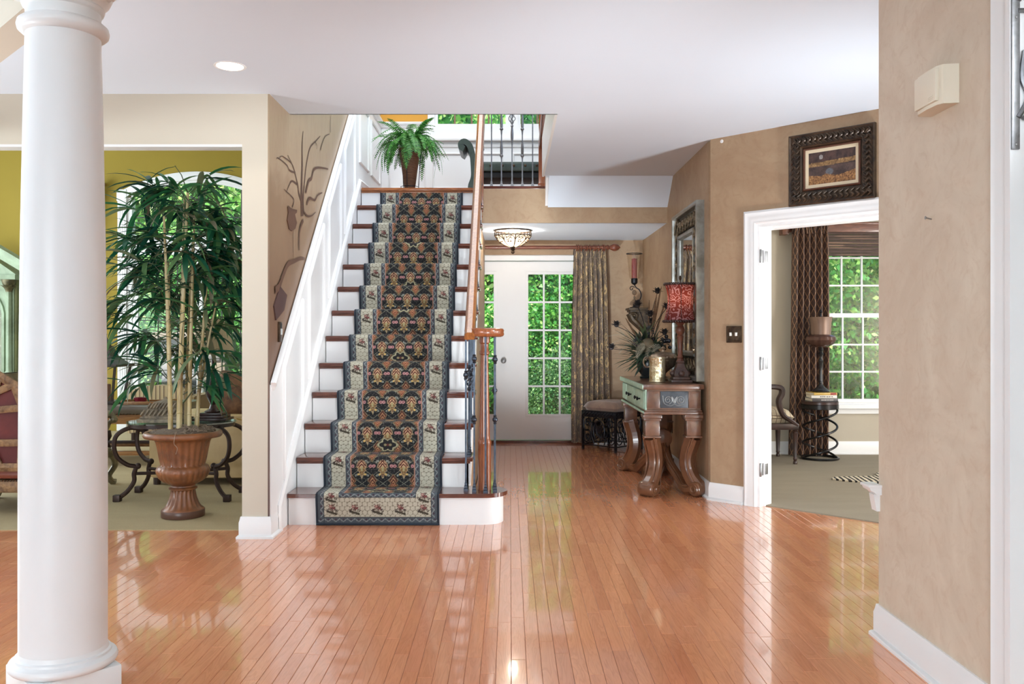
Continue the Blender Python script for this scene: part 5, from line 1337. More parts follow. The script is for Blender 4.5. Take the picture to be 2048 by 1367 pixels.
DKIRON = plain('black_iron', lin(36, 34, 34), .3, .6)
sp = thing('spring_table', 'small round side table on coiled black iron rings', 'side table', (3.105, 8.72, .008))
MB().lathe([(.17, .545), (.178, .55), (.178, .575), (.172, .58)], n=36).build('top', DARKWOOD, sp)
MB().lathe([(.165, .5), (.18, .505), (.18, .545), (.165, .548)], n=36).build('top_band', DKIRON, sp)
MB().tube([(.178 * cos(2 * pi * k / 36), .178 * sin(2 * pi * k / 36), .012) for k in range(36)], .012, 8, closed=True).build('base_ring', DKIRON, sp)
for ph in (0, pi): MB().tube([(.165 * cos(ph + 2 * pi * 1.5 * k / 60), .165 * sin(ph + 2 * pi * 1.5 * k / 60), .015 + .49 * k / 60) for k in range(61)], .011, 7).build('coil', DKIRON, sp)
bz = .588
for (nm, w, d, h, colr, rz, lbl) in (('book', .2, .26, .034, lin(58, 54, 56), 4, 'black spined hardback at the bottom of the stack under the den lamp'), ('book', .21, .25, .03, lin(226, 222, 214), -3, 'white hardback in the middle of the stack under the den lamp'), ('book', .2, .24, .024, lin(196, 160, 74), 6, 'thin mustard and red book on top of the stack under the den lamp')):
    b = thing(nm, lbl, 'book', (3.11, 8.70, bz), R(rz), 'books stacked on the spring table')
    cm = plain('cover_' + lbl[:5].strip(), colr, .4)
    MB().box(-d / 2, d / 2, -w / 2, w / 2, 0, .003, .001).box(-d / 2, d / 2, -w / 2, w / 2, h - .003, h, .001).box(-d / 2, d / 2, -w / 2, -w / 2 + .004, 0, h, .001).build('cover', cm, b)
    box('pages', plain('book_pages', lin(236, 228, 208), .8), -d / 2 + .006, d / 2 - .006, -w / 2 + .004, w / 2 - .005, .003, h - .003, b, smooth=0)
    if colr[0] < .1 or h == .03:
        r = random.Random(int(h * 1000)); q = MB(); x = -.04
        while x < .08:
            ww = r.choice((.006, .01, .014)); q.box(x, x + ww, -w / 2 - .0006, -w / 2, h * .35, h * .65); x += ww + .005
        q.build('spine_print', plain('spine_print_%d' % (h * 1000), lin(60, 54, 54) if h == .03 else lin(190, 186, 180), .6), b, smooth=0)
    else: box('spine_print', plain('spine_red', lin(150, 44, 36), .5), .05, .11, -w / 2 - .0006, -w / 2, .002, h - .002, b, smooth=0)
    bz += h + .0005
dl = thing('den_lamp', 'dark lamp with a brown melon globe and cylinder shade on the book stack', 'lamp', (3.115, 8.72, bz))
BLK = plain('black_lacquer', lin(34, 34, 36), .2)
MB().lathe([(.085, 0), (.088, .01), (.08, .018), (.07, .02), (.066, .03), (.045, .045), (.022, .07), (.018, .09), (.024, .095), (.024, .105), (.018, .11), (.014, .2), (.018, .28), (.026, .31), (.014, .33), (.014, .36), (.028, .38), (.014, .4), (.026, .42), (.014, .45)], n=20).build('stem', BLK, dl)
MELON = plain('smoky_brown_glass', lin(104, 74, 64), .12, .3, col2=lin(70, 50, 46), vs=8)
MB().lathe([(.03, .44), (.08, .455), (.13, .485), (.15, .52), (.145, .55), (.12, .57), (.1, .575)], n=60, flute=lambda i, a: 1 + .035 * abs(cos(8 * a)) - .02).build('globe', MELON, dl)
MB().lathe([(.095, .565), (.098, .6), (.1, .68), (.108, .735), (.112, .75), (.106, .75), (.094, .7), (.09, .58)], n=40).build('shade', plain('bronze_silk_shade', lin(142, 116, 100), .4, .25, col2=lin(116, 92, 80), vs=3, stretch=(6, 6, .2)), dl)
MB().lathe([(.01, .75), (.012, .78), (.006, .79), (.016, .8), (.012, .815), (.002, .83)], n=10).build('finial', IRON, dl)

ac = thing('den_armchair', 'dark wooden armchair with a plaid cushion behind the den doorway', 'armchair', (2.47, 8.63, .008))
PLAID = NT('plaid_fabric'); cc = PLAID.n('SeparateXYZ', {0: PLAID.coord('Object')}).outputs
st1 = PLAID.math('LESS_THAN', PLAID.math('FRACT', PLAID.math('MULTIPLY', cc[0], 22)), .16); st2 = PLAID.math('LESS_THAN', PLAID.math('FRACT', PLAID.math('MULTIPLY', cc[1], 22)), .16)
PLAID.pbr(PLAID.mix(PLAID.math('MULTIPLY', PLAID.math('MAXIMUM', st1, st2), .8), lin(196, 180, 152), lin(92, 70, 58)), .85)
MB().pillow((0, 0, .45), .56, .56, .16, 12, .35).build('cushion', PLAID.m, ac, smooth=80)
MB().box(-.28, .3, -.3, .3, .33, .39, .012).build('seat_frame', DARKWOOD, ac)
for sx, sy_ in ((.27, -.27), (.27, .27), (-.25, -.25), (-.25, .25)):
    MB().lathe([(.018, 0), (.02, .02), (.014, .03), (.02, .05), (.017, .06), (.026, .28), (.03, .3), (.022, .31), (.032, .34)], (sx, sy_, 0), 12).build('leg', DARKWOOD, ac)
for s in (-1, 1):
    MB().tube(bez([(-.26, s * .27, .72), (-.1, s * .3, .74), (.04, s * .31, .745), (.12, s * .31, .73), (.13, s * .31, .68), (.1, s * .31, .6), (.14, s * .3, .48), (.22, s * .29, .42), (.29, s * .285, .37)], 6), [.018 + .012 * sin(i / 48 * pi) for i in range(49)], 8).build('arm', DARKWOOD, ac)
MB().box(-.3, -.24, -.26, .26, .42, .98, .03).build('backrest', PLAID.m, ac)
MB().tube(bez([(-.27, -.28, .35), (-.29, -.28, .7), (-.32, -.2, .98), (-.33, 0, 1.04), (-.32, .2, .98), (-.29, .28, .7), (-.27, .28, .35)], 8), .024, 8).build('back_frame', DARKWOOD, ac)

zr = []
r = random.Random(3)
for k in range(28):
    a = 2 * pi * k / 28; rr = .5 + .12 * cos(4 * a + .6) + .05 * cos(7 * a) + r.uniform(-.015, .015)
    zr.append((rr * 1.15 * cos(a), rr * .62 * sin(a)))
ZEB = NT('zebra_hide'); zw = ZEB.n('TexWave', {'Vector': ZEB.coord('Object', (1, .45, 1), (0, 0, .5)), 'Scale': 8.0, 'Distortion': 2.6, 'Detail': 2, 'Detail Scale': 1.2}).outputs[1]
ZEB.pbr(ZEB.ramp(zw, [(.42, lin(40, 34, 30)), (.5, lin(214, 202, 178))]), .9)
tag(MB().prism(zr, 'z', 0, .012).build('zebra_rug', ZEB.m, loc=(3.45, 7.45, .009), rot=(0, 0, .12)), 'black and cream zebra hide rug on the den carpet', 'rug')

# ---------------------------------------------------------------- family room: bamboo palm in an urn
ur = thing('urn', 'brown fluted pedestal urn holding the bamboo palm', 'urn', (-2.243, 5.97, .006))
URN = plain('urn_brown', lin(158, 98, 56), .4, col2=lin(92, 56, 38), vs=6, Coat_Weight=.2)
prof = [(.13, 0), (.14, .006), (.14, .05), (.132, .058), (.12, .066), (.1, .09), (.085, .13), (.078, .17), (.08, .185), (.092, .19), (.094, .2), (.08, .206), (.078, .215), (.086, .222), (.1, .228), (.13, .245), (.155, .27), (.17, .305), (.172, .325), (.165, .345), (.145, .352), (.142, .36), (.152, .4), (.162, .46), (.172, .51), (.186, .53), (.22, .54), (.25, .545), (.258, .556), (.256, .575), (.245, .585), (.232, .586), (.2, .56), (.17, .53)]
def fl_urn(i, a):
    if 5 <= i <= 7: return 1 + .05 * cos(18 * a)
    if 15 <= i <= 18: return 1 + .035 * abs(cos(14 * a))
    if 21 <= i <= 24: return 1 + .028 * cos(24 * a)
    return 1
MB().lathe(prof, n=144, flute=fl_urn).build('body', URN, ur, smooth=50)
MB().lathe([(.141, .003), (.143, .006), (.143, .046), (.141, .05)], n=48).build('foot_band', plain('urn_foot', lin(92, 62, 50), .4), ur)
mo = MB(); r = random.Random(2)
for k in range(420):
    a = r.uniform(0, 6.28); rr = .215 * sqrt(r.random()); p = Vector((rr * cos(a), rr * sin(a), .575 + .03 * (1 - rr / .22) + (.03 if cos(a) > .3 else 0) * r.random()))
    d = Vector((r.uniform(-1, 1), r.uniform(-1, 1), r.uniform(-.1, .5))).normalized() * r.uniform(.02, .05)
    mo.tube([p - d, p + Vector((0, 0, .008)), p + d * .6 + Vector((0, 0, -.004))], .0022, 3)
ms = mo.build('moss', plain('dry_moss', lin(176, 158, 138), .9, col2=lin(128, 108, 92), vs=30), ur, smooth=0); ms['kind'] = 'stuff'
MB().lathe([(.001, .56), (.21, .56), (.215, .585), (.1, .6), (.001, .605)], n=32).build('soil', plain('moss_bed', lin(134, 114, 96), .95, col2=lin(92, 78, 66), vs=40), ur)
MB().tube(bez([(.03, -.2, .6), (.045, -.26, .585), (.04, -.265, .53), (.06, -.262, .5), (.05, -.262, .46)], 6), .002, 4).build('moss_strand', bpy.data.materials['dry_moss'], ur)

pt = thing('bamboo_palm', 'tall potted bamboo palm with drooping dark green leaves', 'plant', (-2.243, 5.97, .6))
CANE = NT('bamboo_cane'); cz = CANE.noise(CANE.coord('Object', (1, 1, .3)), 12, 3)
CANE.pbr(CANE.ramp(cz, [(.3, lin(132, 104, 66)), (.46, lin(190, 170, 118)), (.7, lin(208, 194, 156))]), .45)
r = random.Random(12); tips = []
for i, (dx, dy, lx, ly, H, rad) in enumerate(((-.095, .02, -.12, .05, 1.15, .014), (-.075, -.03, -.1, -.08, 1.45, .017), (-.05, .06, -.03, .1, 1.6, .012), (-.02, -.02, .04, -.02, 1.62, .02), (.0, .05, .02, .12, 1.3, .014), (.045, -.01, .1, -.06, 1.5, .015), (.085, .03, .16, .06, 1.2, .014), (.06, .07, .2, .1, .9, .011))):
    pts_ = [Vector((dx + (lx - dx) * t ** 1.3, dy + (ly - dy) * t ** 1.3, H * t)) for t in [k / 14 for k in range(15)]]
    rs2 = [rad * (1 - .55 * k / 14) * 1 for k in range(15)]
    cn_ = MB().tube(pts_, rs2, 9)
    for k in range(1, 14, 2): cn_.tube([pts_[k] - Vector((0, 0, .006)), pts_[k], pts_[k] + Vector((0, 0, .006))], [rs2[k] * .9, rs2[k] * 1.18, rs2[k] * .9], 9)
    cn_.build('cane', CANE.m, pt)
    for k in range(15):
        if pts_[k].z > .28 and (k % 2 == i % 2 or pts_[k].z > 1.0): tips.append((pts_[k], pts_[k].z))
LM = []
for L, w, dr in ((.3, .036, .8), (.26, .034, .45), (.34, .036, 1.2), (.24, .03, .7)):
    LM.append(MB().blade((0, 0, 0), (1, 0, .1), (0, 0, 1), L, w, dr, 5, .12).build('leaf', PALMLEAF, None, smooth=60, fixn=False).data)
for o in [o for o in COL.objects if o.name.startswith('leaf') and o.parent is None]: bpy.data.objects.remove(o)
leaves = []
tw = MB()
for n_i, (p, z) in enumerate(tips):
    for q in range(3 if z > .7 else 2):
        az = r.uniform(0, 6.28)
        L = r.uniform(.12, .34) * (1.1 if .5 < z < 1.4 else .8); e = p + Vector((cos(az) * L, sin(az) * L, r.uniform(-.02, .2)))
        tw.tube([p, (p + e) / 2 + Vector((0, 0, .03)), e], [.004, .003, .002], 4)
        for k in range(r.choice((7, 8, 9))):
            leaves.append((e + Vector((0, 0, r.uniform(-.02, .02))) + (p - e) * r.uniform(0, .25), az + r.uniform(-1.4, 1.4), r.uniform(-.55, .8), r.uniform(.75, 1.2)))
# the low sprays that reach out at both sides
for (px, py, pz, az0) in ((-.44, .02, .86, 3.0), (-.36, -.12, .78, 3.3), (-.3, .05, .62, 2.9), (.25, -.1, .42, .2), (.32, .02, .36, -.3), (.2, -.15, .3, .6), (.36, -.05, .5, .0)):
    tw.tube([(0, 0, pz - .12), (px * .5, py * .5, pz - .02), (px, py, pz)], [.005, .004, .002], 4)
    for k in range(13): leaves.append((Vector((px, py, pz)) + Vector((r.uniform(-.05, .05), r.uniform(-.05, .05), r.uniform(-.02, .03))), az0 + r.uniform(-.9, .9), r.uniform(-.1, .9), r.uniform(.85, 1.15)))
tw.build('twigs', plain('twig_green', lin(74, 84, 56), .6), pt)
leaves = [l for l in leaves if l[0].x < .62 and not (abs(l[0].x) < .14 and l[0].z < .95 and l[0].y < .12) and l[0].x + .4 * cos(l[1]) < .6 and l[0].y + .4 * sin(l[1]) > -.44]
r.shuffle(leaves)
leaves.sort(key=lambda l: l[0].y)
print('palm leaves', len(leaves))
for p, az, tilt, s in leaves[:300]: link('leaf', LM[r.randrange(4)], pt, p, (r.uniform(-.4, .4), tilt, az), s)
rest = MB()
for p, az, tilt, s in leaves[300:]:
    M_ = Matrix.LocRotScale(p, Euler((r.uniform(-.4, .4), tilt, az)), Vector((s, s, s)))
    me = LM[r.randrange(4)]; rest.add([v_.co for v_ in me.vertices], [tuple(f.vertices) for f in me.polygons], M_)
if rest.v:
    o = rest.build('rear_leaves', PALMLEAF, pt, smooth=60, fixn=False); o['kind'] = 'stuff'

# iron table behind the urn
it = thing('iron_table', 'oval glass topped table on scrolled iron legs behind the urn', 'side table', (-2.52, 6.68, .006))
ov = lambda a, b, z, n=48: [(a * cos(2 * pi * k / n), b * sin(2 * pi * k / n), z) for k in range(n)]
MB().prism([p[:2] for p in ov(.4, .28, 0)], 'z', .545, .572).build('top_frame', DARKWOOD, it, smooth=30)
MB().prism([p[:2] for p in ov(.41, .29, 0)], 'z', .573, .583).build('glass_top', TABLEGLASS, it, smooth=30)
LEGI = plain('brown_iron', lin(64, 48, 42), .45, .5)
for sx, sy_ in ((-1, -1), (1, -1), (-1, 1), (1, 1)):
    q = [(.24, .53), (.34, .55), (.42, .5), (.44, .4), (.4, .3), (.32, .25), (.29, .235), (.32, .2), (.33, .13), (.28, .06), (.37 - .1, .02)]
    q = [(.25, .52), (.33, .545), (.41, .5), (.43, .42), (.41, .33), (.35, .27), (.3, .25), (.31, .2), (.31, .14), (.35, .07), (.41, .02)]
    sy2 = .55
    c = bez([(sx * a, sy_ * (.1 + (a - .25) * sy2), z) for a, z in q], 5)
    m = MB().tube(c, .017, 8); m.ball((sx * .285, sy_ * (.1 + .035 * sy2), .255), .024, 8, 6); m.ball((sx * .24, sy_ * .095, .51), .028, 8, 6)
    m.box(sx * .41 - .026, sx * .41 + .026, sy_ * .188 - .026, sy_ * .188 + .026, 0, .05, .006)
    m.build('leg', LEGI, it)
for s in (-1, 1): MB().tube([(s * .31, -.13, .2), (0, 0, .19), (s * .31, .13, .2)], .013, 7).build('stretcher', LEGI, it)
bx = thing('carved_box', 'stepped grey carved box on the oval iron table', 'box', (-2.62, 6.62, .59))
CARV = plain('grey_carved', lin(160, 144, 118), .55, col2=lin(96, 84, 70), vs=20)
MB().box(-.17, .17, -.12, .12, 0, .03, .004).box(-.155, .155, -.105, .105, .03, .045, .004).build('base', CARV, bx)
m = MB().lathe([(.2, .045), (.19, .06), (.15, .1), (.14, .11), (.1, .15), (.09, .155), (.03, .165), (.02, .175), (.004, .19)], n=4, M=Matrix.Diagonal((1, .7, 1, 1)) @ Matrix.Rotation(R(45), 4, 'Z'))
m.build('lid', CARV, bx, smooth=0)
m = MB()
for k in range(9):
    for zz, f in ((.075, 1.0), (.125, .72)):
        x = (-.13 + .0325 * k) * f; m.tube([(x - .012, -.118 * f + .005, zz - .018), (x, -.112 * f, zz), (x + .012, -.1 * f, zz + .02)], .009, 5)
m.build('leaf_carving', CARV, bx)
b2 = thing('wooden_box', 'low dark stepped wooden stand at the right of the oval iron table', 'box', (-2.3, 6.74, .59))
MB().box(-.13, .13, -.1, .1, 0, .02, .004).box(-.11, .11, -.085, .085, .02, .04, .004).box(-.085, .085, -.065, .065, .04, .06, .004).build('body', DARKWOOD, b2)
fl2 = thing('shade_lamp', 'table lamp with a pale pleated cone shade behind the palm', 'lamp', (-2.3, 6.74, .65))
MB().lathe([(.06, 0), (.065, .01), (.03, .03), (.02, .06), (.05, .12), (.06, .18), (.03, .26), (.014, .3), (.014, .5)], n=20).build('stem', DARKWOOD, fl2)
PSH = NT('pale_pleated_shade'); dps = PSH.n('BsdfDiffuse', {0: lin(206, 194, 172)}); tps = PSH.n('BsdfTranslucent', {0: lin(222, 208, 180)}); PSH.t.links.new(PSH.n('MixShader', {0: .4, 1: dps.outputs[0], 2: tps.outputs[0]}).outputs[0], PSH.out.inputs[0])
MB().lathe([(.155, .45), (.157, .455), (.105, .72), (.1, .725)], n=96, flute=lambda i, a: 1 + .012 * cos(48 * a)).build('shade', PSH.m, fl2, smooth=0)

# sofa with pillows
so2 = thing('sofa', 'tan upholstered sofa seen from the back behind the urn', 'sofa', (-2.34, 7.65, .006))
SOFA = plain('tan_leather', lin(206, 178, 130), .5, col2=lin(184, 154, 108), vs=3)
MB().box(-.66, .7, -.45, -.2, .05, .58, .05).build('back', SOFA, so2)
MB().box(-.66, -.4, -.25, .5, .05, .56, .06).build('arm', SOFA, so2); MB().box(.45, .7, -.25, .5, .05, .56, .06).build('arm', SOFA, so2)
MB().box(-.4, .45, -.2, .5, .05, .4, .05).build('seat', SOFA, so2)
for x in (-.6, .64):
    for y in (-.4, .44): MB().tube([(x, y, 0), (x, y, .06)], .03, 8).build('foot', DARKWOOD, so2)
MB().pillow((0, 0, 0), .5, .46, .2, 10, .4, M=Matrix.Translation((.38, -.18, .74)) @ Matrix.Rotation(R(72), 4, 'X')).build('back_cushion', SOFA, so2, smooth=80)
pw = tag(MB().pillow((0, 0, 0), .42, .4, .18, 10, .4).build('pillow', plain('brown_floral_pillow', lin(132, 92, 58), .8, col2=lin(70, 44, 34), vs=14), loc=(-2.32, 7.42, .73), rot=(R(70), R(12), 0), smooth=80), 'dark brown floral throw pillow on the tan sofa', 'pillow')
tag(MB().tube(bez([(-2.12, 6.75, .6), (-2.0, 6.7, .55), (-1.99, 6.7, .3), (-1.96, 6.72, .06), (-1.9, 6.74, .012), (-1.82, 6.8, .012)], 8), .005, 6).build('lamp_cord', plain('yellow_cord', lin(198, 164, 78), .5)), 'yellow lamp cord hanging down in front of the tan sofa', 'cord')

# leather coffee table, tray, lantern
ot = thing('coffee_table', 'long leather topped coffee table with turned wooden legs', 'coffee table', (-4.0, 8.6, .006))
LEATH = plain('teal_brown_leather', lin(112, 104, 92), .3, col2=lin(84, 72, 62), vs=3)
MB().box(-.8, .8, -.42, .42, .49, .575, .035).build('leather_top', LEATH, ot)
m = MB()
for k in range(50): m.ball((-.77 + k * .0315, -.424, .497), .008, 6, 4)
m.build('nailheads', BRONZE, ot)
MB().box(-.77, .77, -.39, .39, .4, .49, .008).build('apron', TABLEWOOD, ot)
for x in (-.7, .7):
    for y in (-.33, .33): MB().lathe([(.03, 0), (.05, .01), (.055, .03), (.035, .05), (.055, .07), (.055, .1), (.035, .115), (.055, .14), (.05, .17), (.03, .19), (.042, .3), (.05, .38), (.05, .4)], (x, y, 0), 16).build('leg', TABLEWOOD, ot)
for y in (-.33, .33): box('stretcher', TABLEWOOD, -.7, .7, y - .03, y + .03, .1, .14, ot, .005)
MB().box(-.7, .7, -.02, .02, .17, .2, .004).lathe([(.004, .06), (.04, .1), (.06, .14), (.03, .18), (.06, .24), (.05, .3)], (0, -.0, .0), 14).build('centre_turning', DARKWOOD, ot)
ty = thing('tray', 'low wooden tray on the coffee table', 'tray', (-3.5, 8.45, .583))
MB().box(-.22, .22, -.14, .14, 0, .01, .003).box(-.22, -.205, -.14, .14, .01, .04, .003).box(.205, .22, -.14, .14, .01, .04, .003).box(-.205, .205, -.14, -.125, .01, .028, .003).box(-.205, .205, .125, .14, .01, .028, .003).build('body', TABLEWOOD, ty)
bo = tag(MB().lathe([(.03, 0), (.05, .01), (.06, .04), (.062, .05), (.056, .05), (.045, .015)], n=24).build('bowl', plain('maroon_glaze', lin(120, 30, 50), .2), loc=(-3.58, 8.43, .594)), 'small maroon bowl on the wooden tray', 'bowl')
lt = thing('lantern', 'dark metal lantern with glass sides on the coffee table beside the column', 'lantern', (-3.93, 8.45, .582))
LANT = plain('lantern_metal', lin(70, 62, 58), .4, .5)
q = .17
for sx in (-1, 1):
    for sy_ in (-1, 1): MB().tube([(sx * .12, sy_ * .12, .03), (sx * q, sy_ * q, .36)], .014, 4).build('corner_post', LANT, lt)
MB().box(-.14, .14, -.14, .14, 0, .03, .004).build('base', LANT, lt)
MB().box(-q - .03, q + .03, -q - .03, q + .03, .36, .385, .004).lathe([(.24, .385), (.2, .41), (.13, .46), (.09, .53), (.08, .56)], n=4, M=Matrix.Rotation(R(45), 4, 'Z')).build('roof', LANT, lt, smooth=0)
MB().lathe([(.05, .55), (.055, .56), (.05, .6), (.06, .605), (.02, .63), (.012, .66), (.02, .67), (.004, .69)], n=12).build('chimney', LANT, lt)
for a in range(4):
    MB().add([(-.12, -.122, .03), (.12, -.122, .03), (.168, -.17, .36), (-.168, -.17, .36)], [(0, 1, 2, 3)]).build('pane', GLASS, lt, rot=(0, 0, R(90 * a)), smooth=0)
MB().lathe([(.05, .03), (.05, .18), (.045, .19)], n=16).build('candle', plain('brown_candle', lin(120, 78, 60), .6), lt)

# striped armchair beyond the coffee table
sa = thing('striped_chair', 'striped round backed armchair beyond the coffee table', 'armchair', (-3.95, 10.1, .006))
STR = NT('striped_fabric'); sx_ = STR.n('SeparateXYZ', {0: STR.coord('Object')}).outputs[0]
STR.pbr(STR.ramp(STR.math('FRACT', STR.math('MULTIPLY', sx_, 22)), [(0, lin(176, 152, 112)), (.45, lin(196, 176, 140)), (.5, lin(112, 92, 70)), (.8, lin(130, 108, 82)), (.85, lin(180, 158, 120))]), .8)
MB().prism([(-.38, .25), (-.38, .5), (-.33, .6), (-.2, .66), (0, .68), (.2, .66), (.33, .6), (.38, .5), (.38, .25)], 'y', -.36, -.2).build('backrest', STR.m, sa, smooth=30)
MB().box(-.38, .38, -.3, .4, .12, .42, .05).build('seat', STR.m, sa)
for s in (-1, 1): MB().box(s * .33 - .07, s * .33 + .07, -.3, .38, .3, .56, .05).build('arm', STR.m, sa)
for x in (-.3, .3):
    for y in (-.28, .32): MB().tube([(x, y, 0), (x, y, .14)], .025, 8).build('leg', DARKWOOD, sa)

# carved silver armchair beside the column
cc_ = thing('carved_chair', 'carved silver green armchair half hidden by the white column', 'armchair', (-3.62, 6.95, .006), R(90))
CGR = plain('silver_green_carving', lin(142, 132, 104), .35, .4, col2=lin(86, 78, 60), vs=12)
MB().pillow((0, 0, .37), .6, .56, .16, 10, .35).build('cushion', plain('olive_brocade', lin(150, 136, 96), .7, col2=lin(110, 96, 64), vs=10), cc_, smooth=80)
MB().box(-.32, .32, -.3, .3, .22, .31, .03).build('seat_frame', CGR, cc_)
for x in (-.29, .29):
    for y in (-.28, .28):
        MB().tube(bez([(x, y, .28), (x * 1.1, y * 1.1, .22), (x * 1.12, y * 1.12, .15), (x * 1.0, y * 1.02, .08), (x * 1.04, y * 1.05, .03), (x * 1.12, y * 1.12, 0.012)], 5), [.042 - .022 * sin(i / 25 * 2.6) + .002 for i in range(26)], 8).build('leg', CGR, cc_)
for s in (-1, 1):
    MB().tube(bez([(s * .29, .28, .62), (s * .31, .05, .6), (s * .32, -.18, .56), (s * .32, -.28, .58), (s * .32, -.31, .54), (s * .32, -.26, .5), (s * .31, -.2, .4), (s * .3, -.22, .3)], 5), [.026 + .008 * sin(i) for i in range(36)], 8).build('arm', CGR, cc_)
MB().box(-.28, .28, .26, .32, .4, .95, .04).build('backrest', CGR, cc_)

# red leather chair with a carved lattice back at the left edge
lc = thing('lattice_chair', 'red leather chair with a gilt carved lattice back at the left edge', 'armchair', (-3.72, 6.28, .006))
REDL = plain('red_leather', lin(112, 44, 40), .35, col2=lin(84, 30, 30), vs=4)
GCARV = plain('gilt_carved_wood', lin(160, 122, 82), .5, .15, col2=lin(100, 70, 48), vs=22, bump=.5, bs=40)
bk = [(-.33, .33), (.33, .33), (.36, .55), (.36, .75), (.3, .9), (.16, .98), (0, 1.0), (-.16, .98), (-.3, .9), (-.36, .75), (-.36, .55)]
MB().prism(bk, 'y', -.27, -.22).build('back_panel', REDL, lc, smooth=0)
MB().tube([(x, -.275, z) for x, z in bk], .034, 6, closed=True, flat=.6).build('back_frame', GCARV, lc)
def strap(p): MB().tube(bez([(x, -.282, z) for x, z in p], 8), .028, 6, flat=.5, ref=(0, 1, 0) if 0 else None).build('lattice_strap', GCARV, lc)
strap([(-.34, .5), (-.1, .52), (.1, .7), (.2, .95)]); strap([(.34, .5), (.1, .52), (-.1, .7), (-.2, .95)])
strap([(-.36, .74), (-.1, .7), (.1, .52), (.2, .34)]); strap([(.36, .74), (.1, .7), (-.1, .52), (-.2, .34)])
strap([(-.3, .9), (.0, .8), (.3, .9)])
MB().box(-.36, .36, -.24, .38, .24, .3, .025).build('seat', plain('tan_red_leather', lin(150, 78, 52), .35, col2=lin(116, 54, 40), vs=4), lc)
MB().box(-.37, .37, -.27, .38, .15, .235, .015).build('seat_frame', GCARV, lc)
m = MB()
for k in range(36): m.ball((-.35 + k * .02, -.272, .236), .006, 6, 4)
m.build('nailheads', BRONZE, lc)
for x in (-.33, .33):
    for y in (-.23, .34): MB().tube([(x, y, .18), (x * 1.03, y * 1.03, .08), (x, y, 0)], [.035, .024, .02], 8).build('leg', GCARV, lc)

# pale green display cabinet at the far left
hc = thing('display_cabinet', 'pale green display cabinet with a pediment and arched glass door', 'cabinet', (-6.66, 10.95, .006))
HGR = plain('antique_pale_green', lin(146, 164, 136), .5, col2=lin(112, 126, 100), vs=4)
HGOLD = plain('gilt_capital', lin(112, 104, 72), .45, .4, col2=lin(70, 66, 50), vs=14)
MB().box(-.62, .62, -.24, .26, 0, .75, .01).build('base_cabinet', HGR, hc)
for a in (-.58, .02): 
    d_ = MB().box(a, a + .56, -.26, -.24, .08, .68, .006).build('door', HGR, hc)
    MB().ball((a + (.5 if a < 0 else .06), -.27, .4), .016, 8, 6).build('knob', BRONZE, d_)
CABIN = plain('cabinet_inside', lin(120, 124, 78), .6, col2=lin(96, 98, 60), vs=4)
CABGLASS = glass('cabinet_glass', .02)
MB().box(-.56, -.54, -.2, .24, .75, 2.0).box(.54, .56, -.2, .24, .75, 2.0).box(-.56, .56, .22, .24, .75, 2.0).box(-.56, .56, -.2, .24, 1.96, 2.0).build('carcass', CABIN, hc, smooth=0)
aa = arch(-.4, .4, 1.5, .36, 14)
for (xa, za), (xb, zb) in zip(aa, aa[1:]): pass
MB().prism([(-.54, .75), (-.4, .75), (-.4, 1.5)] + aa[1:-1] + [(.4, 1.5), (.4, .75), (.54, .75), (.54, 1.97), (-.54, 1.97)], 'y', -.22, -.2).build('arched_front', HGR, hc, smooth=0)
MB().sweep([(-.4, -.22, .75)] + [(x, -.22, z) for x, z in aa] + [(.4, -.22, .75)], [(0, 0), (0, .02), (.03, .02), (.04, 0)], (0, -1, 0)).build('arch_moulding', HGR, hc)
box('glass_door', CABGLASS, -.4, .4, -.212, -.208, .76, 1.85, hc, smooth=0)
for z in (1.1, 1.45): box('glass_shelf', CABGLASS, -.53, .53, -.15, .2, z, z + .01, hc, smooth=0)
for s in (-1, 1):
    MB().lathe([(.05, .75), (.05, .78), (.034, .8), (.03, 1.75), (.034, 1.77)], (s * .49, -.24, 0), 16, flute=lambda i, a: 1 + .06 * cos(10 * a)).build('pilaster', HGR, hc)
    m = MB().lathe([(.034, 1.77), (.04, 1.8), (.07, 1.87), (.08, 1.9), (.08, 1.92)], (s * .49, -.24, 0), 12)
    for k in range(8): m.blade((s * .49 + .035 * cos(k * .785), -.24 + .035 * sin(k * .785), 1.78), (cos(k * .785) * .5, sin(k * .785) * .5, 1), (0, 0, 1), .11, .05, 1.2, 3)
    m.build('capital', HGOLD, hc)
MB().box(-.6, .6, -.3, .26, 1.92, 1.98, .006).build('entablature', HGR, hc)
for s in (-1, 1):
    MB().sweep([(s * .72, -.3, 2.03), (s * .16, -.3, 2.36)], [(-.02, -.05), (-.02, .06), (.04, .1), (.1, .13), (.11, .13), (.11, -.05)] if s < 0 else [(.02, -.05), (.02, .06), (-.04, .1), (-.1, .13), (-.11, .13), (-.11, -.05)], (0, -1, 0)).build('pediment', HGR, hc)
MB().prism([(-.6, 1.98), (.6, 1.98), (.2, 2.26), (-.2, 2.26)], 'y', -.27, .2).build('tympanum', HGR, hc, smooth=0)
m = MB()
for k in range(9): m.tube(spiral((-.36 + .09 * k, -.275, 2.06), .006, .03, 1.3, 12, (1, 0, 0), (0, 0, 1 if k % 2 else -1)), .008, 5)
m.build('gilt_scrollwork', plain('gilt_scroll', lin(196, 164, 96), .4, .5), hc)

